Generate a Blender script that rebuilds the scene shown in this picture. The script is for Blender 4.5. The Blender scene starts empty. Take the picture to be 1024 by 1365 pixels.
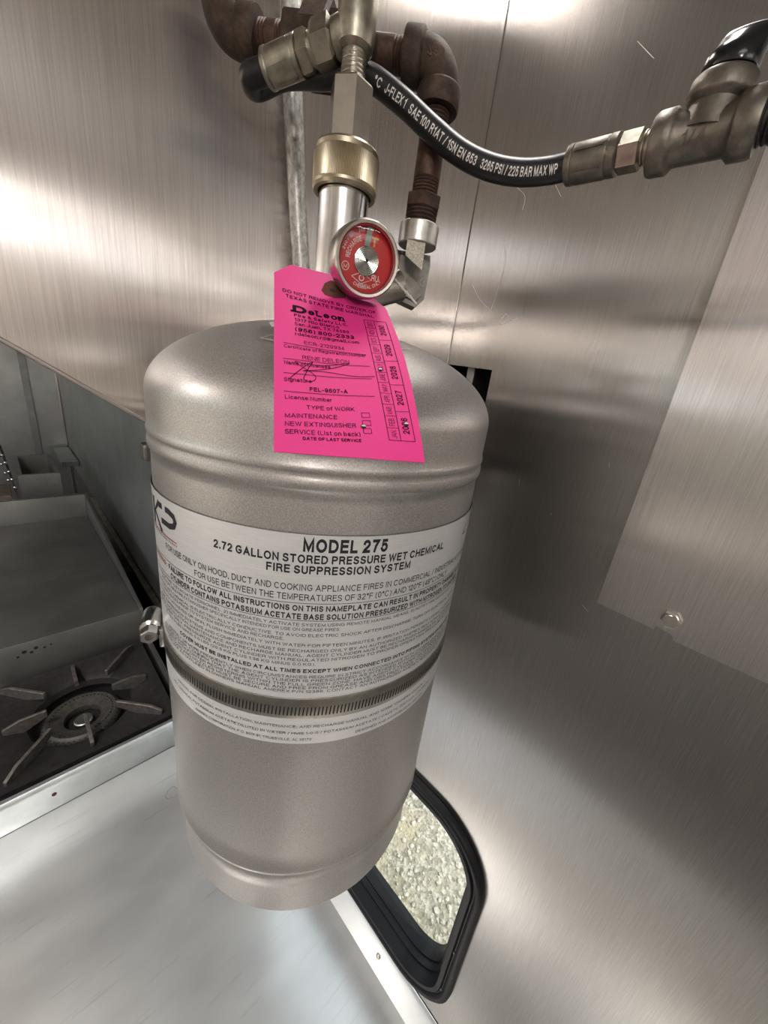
import bpy, bmesh, math, random
from mathutils import Vector, Matrix

random.seed(4)
S = bpy.context.scene
COL = S.collection
PI = math.pi
V = Vector

# ------------------------------------------------------------------ camera
# world: +X towards the truck wall, +Y away along the counter, z = 0 at eye level (metres)
cam_d = bpy.data.cameras.new('camera')
cam = bpy.data.objects.new('camera', cam_d)
COL.objects.link(cam)
cam.matrix_world = Matrix(((0.70891501, 0.15112699, -0.68891229, 0),
                           (-0.69426164, 0.32161509, -0.64386684, 0),
                           (0.12425893, 0.93473224, 0.33291944, 0),
                           (0, 0, 0, 1)))
cam_d.sensor_fit = 'HORIZONTAL'
cam_d.sensor_width = 36.0
cam_d.lens = 495.64 / 1024 * 36.0
cam_d.clip_start = 0.01
cam_d.clip_end = 200
S.camera = cam

# ------------------------------------------------------------------ sky, sun, lamps, exposure
world = bpy.data.worlds.new('world')
S.world = world
world.use_nodes = True
wn = world.node_tree
bg = wn.nodes['Background']
sky = wn.nodes.new('ShaderNodeTexSky')
sky.sky_type = 'NISHITA'
sky.sun_disc = False
sky.sun_elevation = math.radians(52)
sky.sun_rotation = math.radians(200)
sky.air_density = 1.0
sky.dust_density = 2.5
hs = wn.nodes.new('ShaderNodeHueSaturation')       # thin high haze: a paler sky
hs.inputs['Saturation'].default_value = 0.28
wn.links.new(sky.outputs[0], hs.inputs['Color'])
wn.links.new(hs.outputs[0], bg.inputs[0])
bg.inputs[1].default_value = 0.36

sun_d = bpy.data.lights.new('sun', 'SUN')
sun_d.energy = 3.2
sun_d.angle = math.radians(0.6)
sun_d.color = (1.0, 0.92, 0.78)
sun = bpy.data.objects.new('sun', sun_d)
COL.objects.link(sun)
sun.rotation_euler = V((-0.12, 0.70, -0.80)).to_track_quat('-Z', 'Y').to_euler()


def portal(name, loc, direction, sx, sy):
    d = bpy.data.lights.new(name, 'AREA')
    d.shape = 'RECTANGLE'
    d.size, d.size_y = sx, sy
    d.cycles.is_portal = True
    o = bpy.data.objects.new(name, d)
    COL.objects.link(o)
    o.location = loc
    o.rotation_euler = V(direction).to_track_quat('-Z', 'Y').to_euler()


def lamp(name, loc, direction, sx, sy, power, color):
    d = bpy.data.lights.new(name, 'AREA')
    d.shape = 'RECTANGLE'
    d.size, d.size_y = sx, sy
    d.energy = power
    d.color = color
    o = bpy.data.objects.new(name, d)
    COL.objects.link(o)
    o.location = loc
    o.rotation_euler = V(direction).to_track_quat('-Z', 'Y').to_euler()


S.view_settings.view_transform = 'Standard'
S.view_settings.look = 'None'
S.view_settings.gamma = 1.0
S.view_settings.use_curve_mapping = False
S.view_settings.exposure = 0.92
S.cycles.use_denoising = True
S.cycles.max_bounces = 10
S.cycles.caustics_reflective = False
S.cycles.caustics_refractive = False
S.cycles.sample_clamp_indirect = 6.0


# ------------------------------------------------------------------ materials
class NT:
    def __init__(self, name):
        self.m = bpy.data.materials.new(name)
        self.m.use_nodes = True
        self.t = self.m.node_tree
        self.b = self.t.nodes['Principled BSDF']

    def n(self, kind, **kw):
        nd = self.t.nodes.new(kind)
        for k, v in kw.items():
            if k.startswith('i_'):
                nd.inputs[k[2:].replace('_', ' ')].default_value = v
            else:
                setattr(nd, k, v)
        return nd

    def l(self, a, b):
        self.t.links.new(a, b)

    def coords(self, scale=(1, 1, 1)):
        tc = self.n('ShaderNodeTexCoord')
        mp = self.n('ShaderNodeMapping')
        mp.inputs['Scale'].default_value = scale
        self.l(tc.outputs['Object'], mp.inputs['Vector'])
        return mp.outputs[0]

    def noise(self, vec, scale, detail=3.0, rough=0.55):
        nd = self.n('ShaderNodeTexNoise')
        nd.inputs['Scale'].default_value = scale
        nd.inputs['Detail'].default_value = detail
        nd.inputs['Roughness'].default_value = rough
        self.l(vec, nd.inputs['Vector'])
        return nd.outputs['Fac']

    def ramp(self, fac, stops):
        nd = self.n('ShaderNodeValToRGB')
        el = nd.color_ramp.elements
        while len(el) < len(stops):
            el.new(0.5)
        for e, (p, c) in zip(el, stops):
            e.position = p
            e.color = (*c, 1) if len(c) == 3 else c
        self.l(fac, nd.inputs[0])
        return nd.outputs[0]

    def fmap(self, fac, a, b, lo=0.0, hi=1.0):
        nd = self.n('ShaderNodeMapRange')
        nd.inputs[1].default_value = lo
        nd.inputs[2].default_value = hi
        nd.inputs[3].default_value = a
        nd.inputs[4].default_value = b
        self.l(fac, nd.inputs[0])
        return nd.outputs[0]

    def bump(self, fac, strength, dist=0.001):
        nd = self.n('ShaderNodeBump')
        nd.inputs['Strength'].default_value = strength
        nd.inputs['Distance'].default_value = dist
        self.l(fac, nd.inputs['Height'])
        self.l(nd.outputs[0], self.b.inputs['Normal'])

    def mix(self, fac, a, b, mode='MIX'):
        nd = self.n('ShaderNodeMix', data_type='RGBA', blend_type=mode)
        if isinstance(fac, float):
            nd.inputs[0].default_value = fac
        else:
            self.l(fac, nd.inputs[0])
        for s, v in ((6, a), (7, b)):
            if isinstance(v, tuple):
                nd.inputs[s].default_value = (*v, 1)
            else:
                self.l(v, nd.inputs[s])
        return nd.outputs[2]

    def set(self, **kw):
        for k, v in kw.items():
            s = self.b.inputs[k.replace('_', ' ')]
            if hasattr(v, 'is_output') or hasattr(v, 'is_linked') and not isinstance(v, (int, float, tuple)):
                self.l(v, s)
            elif isinstance(v, tuple):
                s.default_value = (*v, 1)
            else:
                s.default_value = v
        return self


def plain(name, col, rough=0.5, metal=0.0, var=0.0, vscale=60, bump=0.0, bscale=300, spec=0.5):
    m = NT(name)
    m.set(Roughness=rough, Metallic=metal)
    m.b.inputs['Specular IOR Level'].default_value = spec
    vec = m.coords()
    if var:
        f = m.noise(vec, vscale, 4)
        m.set(Base_Color=m.ramp(f, [(0.3, tuple(c * (1 - var) for c in col)), (0.7, tuple(min(1, c * (1 + var)) for c in col))]))
    else:
        m.set(Base_Color=tuple(col))
    if bump:
        m.bump(m.noise(vec, bscale, 4), bump, 0.0006)
    return m.m


def brushed(name, col, rough=0.30, aniso=0.75, grain=(900, 900, 16), tone=0.10, bump=0.08, rvar=0.08):
    """sheet stainless steel brushed along z: long fine grooves, streaky sheen"""
    m = NT(name)
    m.set(Metallic=1.0)
    g = m.noise(m.coords(grain), 1.0, 2, 0.6)
    big = m.noise(m.coords((3, 3, 1.2)), 1.0, 3)
    c = m.ramp(g, [(0.3, tuple(x * (1 - tone) for x in col)), (0.7, tuple(min(1, x * (1 + tone)) for x in col))])
    m.set(Base_Color=c)
    m.set(Roughness=m.fmap(big, rough - rvar / 2, rough + rvar / 2, 0.3, 0.7))
    m.set(Anisotropic=aniso)
    tg = m.n('ShaderNodeTangent')
    tg.direction_type = 'RADIAL'
    tg.axis = 'Z'
    m.l(tg.outputs[0], m.b.inputs['Tangent'])
    if bump:
        m.bump(g, bump, 0.0002)
    return m.m


M = {}
M['wall_steel'] = brushed('wall_steel', (0.455, 0.440, 0.424), 0.225, 0.97)
M['hood_steel'] = brushed('hood_steel', (0.73, 0.68, 0.645), 0.225, 0.97)
M['panel_steel'] = brushed('panel_steel', (0.62, 0.59, 0.58), 0.21, 0.97)
M['edge_steel'] = plain('edge_steel', (0.72, 0.66, 0.62), 0.25, 1.0)
M['dull_steel'] = plain('dull_steel', (0.33, 0.335, 0.32), 0.42, 1.0, 0.18, 6, 0.05, 80)
M['back_steel'] = plain('back_steel', (0.50, 0.51, 0.49), 0.38, 1.0, 0.15, 5)
M['dark'] = plain('dark_void', (0.008, 0.008, 0.009), 0.8)
M['black_rubber'] = plain('black_rubber', (0.010, 0.010, 0.011), 0.38, 0, 0, 0, 0.12, 500)
M['black_gloss'] = plain('black_plastic', (0.008, 0.008, 0.009), 0.16)
M['window_rubber'] = plain('window_rubber', (0.006, 0.0065, 0.008), 0.45, 0, 0.2, 60, 0.1, 300, spec=0.25)
M['chrome'] = plain('chrome', (0.70, 0.69, 0.67), 0.17, 1.0, 0.05, 200)
M['nickel'] = plain('nickel_steel', (0.52, 0.49, 0.43), 0.30, 1.0, 0.12, 120, 0.06, 400)
M['gold_zinc'] = plain('yellow_zinc', (0.47, 0.405, 0.29), 0.32, 1.0, 0.15, 90)
M['dirty_zinc'] = plain('zinc_fitting', (0.40, 0.375, 0.30), 0.36, 1.0, 0.28, 140, 0.15, 350)
M['malleable'] = plain('malleable_iron', (0.20, 0.18, 0.15), 0.46, 0.9, 0.28, 150, 0.35, 380)
M['grey_fitting'] = plain('grey_fitting', (0.16, 0.15, 0.13), 0.42, 0.8, 0.3, 130, 0.2, 400)
M['bright_zinc'] = plain('bright_zinc', (0.55, 0.53, 0.49), 0.35, 1.0, 0.2, 160, 0.25, 500)
M['ink'] = plain('ink_black', (0.012, 0.012, 0.014), 0.5)
M['tag_ink'] = plain('tag_ink', (0.020, 0.004, 0.010), 0.7, spec=0.1)
M['red_ink'] = plain('ink_red', (0.35, 0.03, 0.03), 0.5)
M['white_ink'] = plain('ink_white', (0.80, 0.78, 0.72), 0.5)
M['dial_ink'] = plain('dial_ink', (0.85, 0.70, 0.66), 0.5)
M['yellow_ink'] = plain('ink_yellow', (0.75, 0.45, 0.06), 0.5)
M['white_plastic'] = plain('white_plastic', (0.72, 0.69, 0.62), 0.45)
M['brown_card'] = plain('brown_card', (0.16, 0.055, 0.04), 0.8, spec=0.1)
M['alu_trim'] = plain('white_aluminium', (0.74, 0.76, 0.76), 0.32, 0.85, 0.06, 12)
M['rail_alu'] = plain('rail_aluminium', (0.62, 0.655, 0.66), 0.36, 0.85, 0.10, 14)
M['cast_iron'] = plain('cast_iron', (0.030, 0.027, 0.026), 0.50, 0.3, 0.35, 40, 0.3, 200)
M['worn_iron'] = plain('worn_iron', (0.15, 0.133, 0.12), 0.46, 0.55, 0.35, 60, 0.3, 200)
M['burner_iron'] = plain('burner_iron', (0.075, 0.068, 0.060), 0.5, 0.45, 0.3, 60, 0.3, 200)
M['griddle_steel'] = plain('griddle_steel', (0.27, 0.265, 0.25), 0.44, 0.85, 0.18, 5, 0.04, 60)
M['ceiling_white'] = plain('ceiling_white', (0.80, 0.76, 0.71), 0.5)
M['floor_mat'] = plain('floor_sheet', (0.30, 0.29, 0.28), 0.5, 0, 0.2, 10)
M['rust_screw'] = plain('rust_screw', (0.06, 0.03, 0.02), 0.6, 0.4)


def m_pink():
    m = NT('pink_card')
    m.set(Base_Color=(0.97, 0.045, 0.31), Roughness=0.62)
    m.bump(m.noise(m.coords(), 600, 3), 0.08, 0.0003)
    return m.m


M['pink'] = m_pink()


def m_tank():
    m = NT('tank_metallic')
    vec = m.coords()
    fine = m.noise(vec, 1300, 2, 0.6)
    big = m.noise(vec, 9, 3)
    c = m.ramp(fine, [(0.35, (0.41, 0.392, 0.375)), (0.68, (0.59, 0.567, 0.54))])
    c = m.mix(m.fmap(big, 0.0, 0.25, 0.35, 0.75), c, (0.41, 0.392, 0.37))
    spots = m.noise(vec, 95, 2)
    c = m.mix(m.fmap(spots, 0.0, 0.85, 0.80, 0.84), c, (0.05, 0.045, 0.04))
    m.set(Base_Color=c, Metallic=0.74, Roughness=m.fmap(big, 0.34, 0.42, 0.3, 0.7))
    m.bump(fine, 0.16, 0.0004)
    return m.m


M['tank'] = m_tank()


def m_label():
    m = NT('silver_nameplate')
    vec = m.coords()
    g = m.noise(m.coords((90, 90, 2600)), 1.0, 2)
    m.set(Base_Color=m.ramp(g, [(0.3, (0.78, 0.775, 0.765)), (0.7, (0.87, 0.865, 0.855))]), Metallic=0.40, Roughness=0.33)
    return m.m


M['label'] = m_label()


def m_counter():
    """worn sheet-metal worktop: pale, scratched along one way, with water rings"""
    m = NT('counter_metal')
    vec = m.coords()
    blot = m.noise(m.coords((5, 9, 5)), 1.0, 4, 0.45)
    mpn = m.n('ShaderNodeMapping')
    mpn.inputs['Rotation'].default_value = (0, 0, math.radians(28))
    mpn.inputs['Scale'].default_value = (6, 75, 6)
    tc = m.n('ShaderNodeTexCoord')
    m.l(tc.outputs['Object'], mpn.inputs[0])
    scr = m.noise(mpn.outputs[0], 1.0, 4, 0.65)
    c = m.ramp(blot, [(0.22, (0.56, 0.56, 0.545)), (0.55, (0.70, 0.70, 0.68)), (0.85, (0.82, 0.815, 0.79))])
    c = m.mix(m.fmap(scr, 0.0, 0.42, 0.60, 0.76), c, (0.36, 0.37, 0.37))
    m.set(Base_Color=c, Metallic=0.62, Roughness=m.fmap(blot, 0.27, 0.34, 0.2, 0.8))
    m.bump(scr, 0.12, 0.0006)
    return m.m


M['counter'] = m_counter()


def m_rust(name, a, b, c3, rough=0.62, metal=0.35):
    m = NT(name)
    vec = m.coords()
    f = m.noise(vec, 130, 5, 0.65)
    m.set(Base_Color=m.ramp(f, [(0.28, a), (0.52, b), (0.75, c3)]), Roughness=rough, Metallic=metal)
    m.bump(m.noise(vec, 700, 4), 0.35, 0.0006)
    return m.m


M['rust'] = m_rust('rusted_iron', (0.028, 0.018, 0.014), (0.066, 0.040, 0.028), (0.125, 0.076, 0.050), 0.66, 0.2)
M['rust_pipe'] = m_rust('rusted_pipe', (0.045, 0.023, 0.017), (0.095, 0.050, 0.035), (0.16, 0.09, 0.062), 0.55, 0.35)


def m_galv():
    m = NT('galvanised_conduit')
    vec = m.coords((1, 1, 0.6))
    f = m.noise(vec, 260, 4, 0.7)
    m.set(Base_Color=m.ramp(f, [(0.32, (0.30, 0.28, 0.25)), (0.5, (0.60, 0.58, 0.54)), (0.66, (0.86, 0.85, 0.82))]), Roughness=0.42, Metallic=0.5)
    m.bump(f, 0.2, 0.0005)
    return m.m


M['galv'] = m_galv()


def m_ground():
    m = NT('gravel_ground')
    vec = m.coords()
    vo = m.n('ShaderNodeTexVoronoi')
    vo.inputs['Scale'].default_value = 55
    m.l(vec, vo.inputs['Vector'])
    f = m.noise(vec, 3.0, 5, 0.6)
    c = m.ramp(vo.outputs['Color'], [(0.15, (0.10, 0.092, 0.075)), (0.5, (0.19, 0.175, 0.14)), (0.9, (0.32, 0.305, 0.27))])
    c = m.mix(m.fmap(f, 0.0, 0.75, 0.45, 0.66), c, (0.27, 0.235, 0.16))
    m.set(Base_Color=c, Roughness=0.9)
    m.bump(vo.outputs['Distance'], 0.6, 0.01)
    return m.m


M['ground'] = m_ground()
M['stone'] = plain('gravel_stone', (0.27, 0.255, 0.215), 0.55, 0, 0.45, 25)


def m_glass():
    m = NT('window_glass')
    t = m.t
    out = t.nodes['Material Output']
    g = m.n('ShaderNodeBsdfGlossy')
    g.inputs['Roughness'].default_value = 0.02
    tr = m.n('ShaderNodeBsdfTransparent')
    tr.inputs[0].default_value = (0.93, 0.96, 0.94, 1)
    mx = m.n('ShaderNodeMixShader')
    lw = m.n('ShaderNodeLayerWeight')
    lw.inputs[0].default_value = 0.5
    pw = m.n('ShaderNodeMath', operation='POWER')
    pw.inputs[1].default_value = 4.0
    m.l(lw.outputs['Facing'], pw.inputs[0])
    m.l(m.fmap(pw.outputs[0], 0.02, 0.35), mx.inputs[0])
    m.l(tr.outputs[0], mx.inputs[1])
    m.l(g.outputs[0], mx.inputs[2])
    m.l(mx.outputs[0], out.inputs[0])
    return m.m


M['glass'] = m_glass()


def m_red():
    m = NT('dial_red')
    m.set(Base_Color=(0.62, 0.012, 0.018), Roughness=0.35)
    return m.m


M['dial_red'] = m_red()


# ------------------------------------------------------------------ mesh helpers
def link(name, bm, mat, parent=None, smooth=35):
    me = bpy.data.meshes.new(name)
    bmesh.ops.recalc_face_normals(bm, faces=bm.faces[:])
    bm.to_mesh(me)
    bm.free()
    if smooth:
        for p in me.polygons:
            p.use_smooth = True
        me.set_sharp_from_angle(angle=math.radians(smooth))
    me.materials.append(M[mat] if isinstance(mat, str) else mat)
    o = bpy.data.objects.new(name, me)
    COL.objects.link(o)
    if parent is not None:
        o.parent = parent
        o.matrix_parent_inverse = PINV(parent)
    return o


def PINV(p):
    return Matrix.Translation(-V(p.location)) if p.type == 'EMPTY' else Matrix.Identity(4)


def thing(name, label, cat, loc=(0, 0, 0), group=None):
    o = bpy.data.objects.new(name, None)
    o.empty_display_size = 0.02
    COL.objects.link(o)
    o.location = loc
    return tag(o, label, cat, group)


def tag(o, label, cat, group=None):
    o['label'] = label
    o['category'] = cat
    if group:
        o['group'] = group
    return o


def struct(o):
    o['kind'] = 'structure'
    return o


def frame(axis, ref=None):
    a = V(axis).normalized()
    r = V(ref) if ref is not None else (V((0, 0, 1)) if abs(a.z) < 0.9 else V((1, 0, 0)))
    u = (r - a * r.dot(a)).normalized()
    return u, a.cross(u), a


def lathe(bm, prof, org, axis, seg=32, ref=None, phase=0.0, cap=True):
    """prof: list of (radius, distance along axis)"""
    u, v, a = frame(axis, ref)
    org = V(org)
    rings = []
    for r, t in prof:
        c = org + a * t
        if r < 1e-7:
            rings.append([bm.verts.new(c)])
        else:
            rings.append([bm.verts.new(c + (u * math.cos(phase + 2 * PI * i / seg) + v * math.sin(phase + 2 * PI * i / seg)) * r) for i in range(seg)])
    for A, B in zip(rings, rings[1:]):
        for i in range(seg):
            j = (i + 1) % seg
            if len(A) == 1 and len(B) == 1:
                continue
            if len(A) == 1:
                bm.faces.new((A[0], B[i], B[j]))
            elif len(B) == 1:
                bm.faces.new((A[i], A[j], B[0]))
            else:
                bm.faces.new((A[i], A[j], B[j], B[i]))
    if cap:
        if len(rings[0]) > 2:
            bm.faces.new(rings[0][::-1])
        if len(rings[-1]) > 2:
            bm.faces.new(rings[-1])
    return bm


def hexnut(bm, org, axis, r, h, ref=None, phase=0.0, seg=6):
    """hexagonal nut: flat sides, chamfered ends"""
    lathe(bm, [(r * 0.88, 0), (r, h * 0.10), (r, h * 0.90), (r * 0.88, h)], org, axis, seg, ref, phase)


def threads(r, t0, t1, pitch, depth):
    n = max(1, int(abs(t1 - t0) / pitch))
    out = []
    for i in range(n):
        s = t0 + (t1 - t0) * i / n
        e = t0 + (t1 - t0) * (i + 1) / n
        out += [(r - depth, s), (r, s + (e - s) * 0.35), (r, s + (e - s) * 0.55), (r - depth, s + (e - s) * 0.9)]
    return out


def spline(pts, n=8):
    """Catmull-Rom through pts"""
    P = [V(p) for p in pts]
    P = [P[0] * 2 - P[1]] + P + [P[-1] * 2 - P[-2]]
    out = []
    for i in range(1, len(P) - 2):
        a, b, c, d = P[i - 1:i + 3]
        for k in range(n):
            t = k / n
            out.append(0.5 * ((2 * b) + (c - a) * t + (2 * a - 5 * b + 4 * c - d) * t * t + (3 * b - a - 3 * c + d) * t ** 3))
    out.append(P[-2])
    return out


def tube(bm, pts, rad, seg=16, cap=True):
    pts = [V(p) for p in pts]
    n = len(pts)
    rr = rad if isinstance(rad, (list, tuple)) else [rad] * n
    tan = []
    for i in range(n):
        a = pts[max(0, i - 1)]
        b = pts[min(n - 1, i + 1)]
        tan.append((b - a).normalized())
    u = frame(tan[0])[0]
    rings = []
    for i in range(n):
        u = (u - tan[i] * u.dot(tan[i])).normalized()
        v = tan[i].cross(u)
        rings.append([bm.verts.new(pts[i] + (u * math.cos(2 * PI * k / seg) + v * math.sin(2 * PI * k / seg)) * rr[i]) for k in range(seg)])
    for A, B in zip(rings, rings[1:]):
        for i in range(seg):
            j = (i + 1) % seg
            bm.faces.new((A[i], A[j], B[j], B[i]))
    if cap:
        bm.faces.new(rings[0][::-1])
        bm.faces.new(rings[-1])
    return bm


def box(bm, lo, hi, bev=0.0):
    lo, hi = V(lo), V(hi)
    r = bmesh.ops.create_cube(bm, size=1.0)
    for v in r['verts']:
        v.co = V(((lo.x + hi.x) / 2 + v.co.x * (hi.x - lo.x), (lo.y + hi.y) / 2 + v.co.y * (hi.y - lo.y), (lo.z + hi.z) / 2 + v.co.z * (hi.z - lo.z)))
    if bev:
        es = list({e for v in r['verts'] for e in v.link_edges})
        bmesh.ops.bevel(bm, geom=es, offset=bev, segments=2, affect='EDGES', profile=0.5)
    return bm


def obox(bm, a, b, w, h, up=(0, 0, 1), bev=0.0):
    """bar from a to b, w wide and h high"""
    a, b = V(a), V(b)
    d = b - a
    x = d.normalized()
    y = V(up).cross(x).normalized()
    z = x.cross(y)
    r = bmesh.ops.create_cube(bm, size=1.0)
    for v in r['verts']:
        v.co = (a + b) / 2 + x * (v.co.x * d.length) + y * (v.co.y * w) + z * (v.co.z * h)
    if bev:
        es = list({e for v in r['verts'] for e in v.link_edges})
        bmesh.ops.bevel(bm, geom=es, offset=bev, segments=2, affect='EDGES', profile=0.5)
    return bm


def slab(bm, loops, org, u, v, thick):
    """flat plate with an outline and holes: loops of 2-D points in the plane (u, v), thick along u x v"""
    org, u, v = V(org), V(u), V(v)
    n = u.cross(v).normalized()
    edges = []
    for lp in loops:
        vs = [bm.verts.new(org + u * p[0] + v * p[1]) for p in lp]
        edges += [bm.edges.new((vs[i], vs[(i + 1) % len(vs)])) for i in range(len(vs))]
    r = bmesh.ops.triangle_fill(bm, use_beauty=True, use_dissolve=False, edges=edges)
    fs = [f for f in r['geom'] if isinstance(f, bmesh.types.BMFace)]
    ex = bmesh.ops.extrude_face_region(bm, geom=fs)
    for e in ex['geom']:
        if isinstance(e, bmesh.types.BMVert):
            e.co += n * thick
    return bm


def rrect(x0, y0, x1, y1, r, k=8):
    out = []
    for cx, cy, a in ((x1 - r, y0 + r, -90), (x1 - r, y1 - r, 0), (x0 + r, y1 - r, 90), (x0 + r, y0 + r, 180)):
        for i in range(k + 1):
            t = math.radians(a + 90 * i / k)
            out.append((cx + r * math.cos(t), cy + r * math.sin(t)))
    return out


# stroke lettering: every glyph is a few centre lines, drawn as flat ribbons of even width
def _arc(cx, cy, rx, ry, a0, a1, n=7):
    return [(cx + rx * math.cos(math.radians(a0 + (a1 - a0) * i / n)), cy + ry * math.sin(math.radians(a0 + (a1 - a0) * i / n))) for i in range(n + 1)]


def _glyphs():
    A = _arc
    G = {}
    G['A'] = .74, [[(0, 0), (.37, 1), (.74, 0)], [(.12, .33), (.62, .33)]]
    G['B'] = .62, [[(0, 0), (0, 1), (.36, 1)] + A(.36, .765, .24, .235, 90, -90) + [(0, .53)], [(.36, .53)] + A(.36, .265, .26, .265, 90, -90) + [(0, 0)]]
    G['C'] = .72, [A(.37, .5, .37, .5, 42, 318, 16)]
    G['D'] = .68, [[(0, 0), (0, 1), (.28, 1)] + A(.28, .5, .40, .5, 90, -90, 12) + [(0, 0)]]
    G['E'] = .56, [[(.56, 1), (0, 1), (0, 0), (.56, 0)], [(0, .53), (.52, .53)]]
    G['F'] = .53, [[(.53, 1), (0, 1), (0, 0)], [(0, .52), (.48, .52)]]
    G['G'] = .75, [A(.38, .5, .38, .5, 45, 330, 16) + [(.72, .46), (.42, .46)]]
    G['H'] = .64, [[(0, 0), (0, 1)], [(.64, 0), (.64, 1)], [(0, .53), (.64, .53)]]
    G['I'] = .04, [[(.02, 0), (.02, 1)]]
    G['J'] = .46, [[(.46, 1), (.46, .27)] + A(.23, .25, .23, .25, 0, -170, 9)]
    G['K'] = .66, [[(0, 0), (0, 1)], [(.62, 1), (0, .40)], [(.20, .58), (.66, 0)]]
    G['L'] = .50, [[(0, 1), (0, 0), (.50, 0)]]
    G['M'] = .78, [[(0, 0), (0, 1), (.39, .08), (.78, 1), (.78, 0)]]
    G['N'] = .64, [[(0, 0), (0, 1), (.64, 0), (.64, 1)]]
    G['O'] = .78, [A(.39, .5, .39, .5, 90, 450, 22)]
    G['P'] = .60, [[(0, 0), (0, 1), (.34, 1)] + A(.34, .74, .26, .26, 90, -90) + [(0, .48)]]
    G['Q'] = .78, [A(.39, .5, .39, .5, 90, 450, 22), [(.46, .26), (.74, -.04)]]
    G['R'] = .64, [[(0, 0), (0, 1), (.36, 1)] + A(.36, .755, .25, .245, 90, -90) + [(0, .51)], [(.36, .51), (.52, .42), (.57, .22), (.64, 0)]]
    G['S'] = .60, [A(.30, .745, .27, .255, 25, 180, 9) + [(.06, .60), (.30, .51), (.54, .42)] + A(.30, .265, .30, .265, 10, -165, 11)]
    G['T'] = .62, [[(0, 1), (.62, 1)], [(.31, 1), (.31, 0)]]
    G['U'] = .62, [[(0, 1), (0, .31)] + A(.31, .31, .31, .31, 180, 360, 12) + [(.62, 1)]]
    G['V'] = .68, [[(0, 1), (.34, 0), (.68, 1)]]
    G['W'] = 1.0, [[(0, 1), (.25, 0), (.50, .95), (.75, 0), (1.0, 1)]]
    G['X'] = .66, [[(0, 0), (.66, 1)], [(0, 1), (.66, 0)]]
    G['Y'] = .66, [[(0, 1), (.33, .45), (.66, 1)], [(.33, .45), (.33, 0)]]
    G['Z'] = .60, [[(0, 1), (.58, 1), (0, 0), (.60, 0)]]
    G['0'] = .52, [A(.26, .5, .26, .5, 90, 450, 20)]
    G['1'] = .24, [[(0, .78), (.14, .84), (.24, 1), (.24, 0)]]
    G['2'] = .52, [A(.26, .73, .25, .27, 170, -15, 10) + [(.40, .48), (.06, .14), (0, 0), (.52, 0)]]
    G['3'] = .52, [A(.25, .755, .23, .245, 160, -80, 9) + [(.18, .52)], [(.20, .52)] + A(.25, .27, .27, .27, 85, -165, 11)]
    G['4'] = .54, [[(.40, 0), (.40, 1), (0, .26), (.54, .26)]]
    G['5'] = .52, [[(.47, 1), (.10, 1), (.04, .48)] + A(.25, .33, .27, .33, 130, -160, 12)]
    G['6'] = .52, [A(.28, .70, .24, .30, 20, 150, 6) + [(.0, .45)] + A(.26, .31, .26, .31, 180, 540, 18)]
    G['7'] = .52, [[(0, 1), (.52, 1), (.28, .52), (.17, 0)]]
    G['8'] = .52, [A(.26, .76, .22, .24, 90, 450, 14), A(.26, .26, .26, .26, 90, 450, 16)]
    G['9'] = .52, [A(.24, .30, .24, .30, 200, 330, 6) + [(.52, .55)] + A(.26, .69, .26, .31, 0, 360, 18)]
    x = .72
    bowl = lambda c: A(c, x / 2, .25, x / 2, 90, 450, 16)
    G['a'] = .50, [A(.24, .50, .22, .22, 165, 0, 7) + [(.46, .10), (.50, 0)], [(.46, .42), (.16, .37)] + A(.19, .19, .19, .19, 100, 300, 7) + [(.46, .20)]]
    G['b'] = .52, [[(0, 0), (0, 1)], bowl(.26)]
    G['c'] = .48, [A(.26, x / 2, .26, x / 2, 40, 320, 12)]
    G['d'] = .52, [[(.52, 0), (.52, 1)], bowl(.26)]
    G['e'] = .52, [[(.01, .37), (.52, .37)] + A(.26, x / 2, .26, x / 2, 2, 320, 16)]
    G['f'] = .28, [[(.30, .99), (.18, .98), (.12, .86), (.12, 0)], [(0, .70), (.28, .70)]]
    G['g'] = .52, [[(.52, x), (.52, -.05)] + A(.26, -.06, .26, .22, 0, -150, 7), bowl(.26)]
    G['h'] = .48, [[(0, 0), (0, 1)], [(0, .40)] + A(.24, .46, .24, .26, 170, 0, 8) + [(.48, 0)]]
    G['i'] = .04, [[(.02, 0), (.02, x)], [(.02, .90), (.02, 1.0)]]
    G['j'] = .12, [[(.10, x), (.10, -.12), (.04, -.24), (-.04, -.25)], [(.10, .90), (.10, 1.0)]]
    G['k'] = .48, [[(0, 0), (0, 1)], [(.44, x), (0, .28)], [(.16, .43), (.48, 0)]]
    G['l'] = .04, [[(.02, 0), (.02, 1)]]
    G['m'] = .78, [[(0, 0), (0, x)], [(0, .42)] + A(.195, .50, .195, .22, 170, 0, 7) + [(.39, 0)], [(.39, .42)] + A(.585, .50, .195, .22, 170, 0, 7) + [(.78, 0)]]
    G['n'] = .48, [[(0, 0), (0, x)], [(0, .40)] + A(.24, .46, .24, .26, 170, 0, 8) + [(.48, 0)]]
    G['o'] = .54, [A(.27, x / 2, .27, x / 2, 90, 450, 18)]
    G['p'] = .52, [[(0, -.28), (0, x)], bowl(.26)]
    G['q'] = .52, [[(.52, -.28), (.52, x)], bowl(.26)]
    G['r'] = .26, [[(0, 0), (0, x)], [(0, .44), (.10, .66), (.26, .71)]]
    G['s'] = .44, [A(.22, .54, .19, .18, 25, 180, 6) + [(.10, .41), (.34, .32)] + A(.22, .19, .22, .19, 20, -165, 8)]
    G['t'] = .26, [[(.11, .92), (.11, .12), (.16, .02), (.26, .01)], [(0, .70), (.26, .70)]]
    G['u'] = .48, [[(0, x), (0, .24)] + A(.24, .25, .24, .25, 180, 350, 8), [(.48, x), (.48, 0)]]
    G['v'] = .50, [[(0, x), (.25, 0), (.50, x)]]
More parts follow.
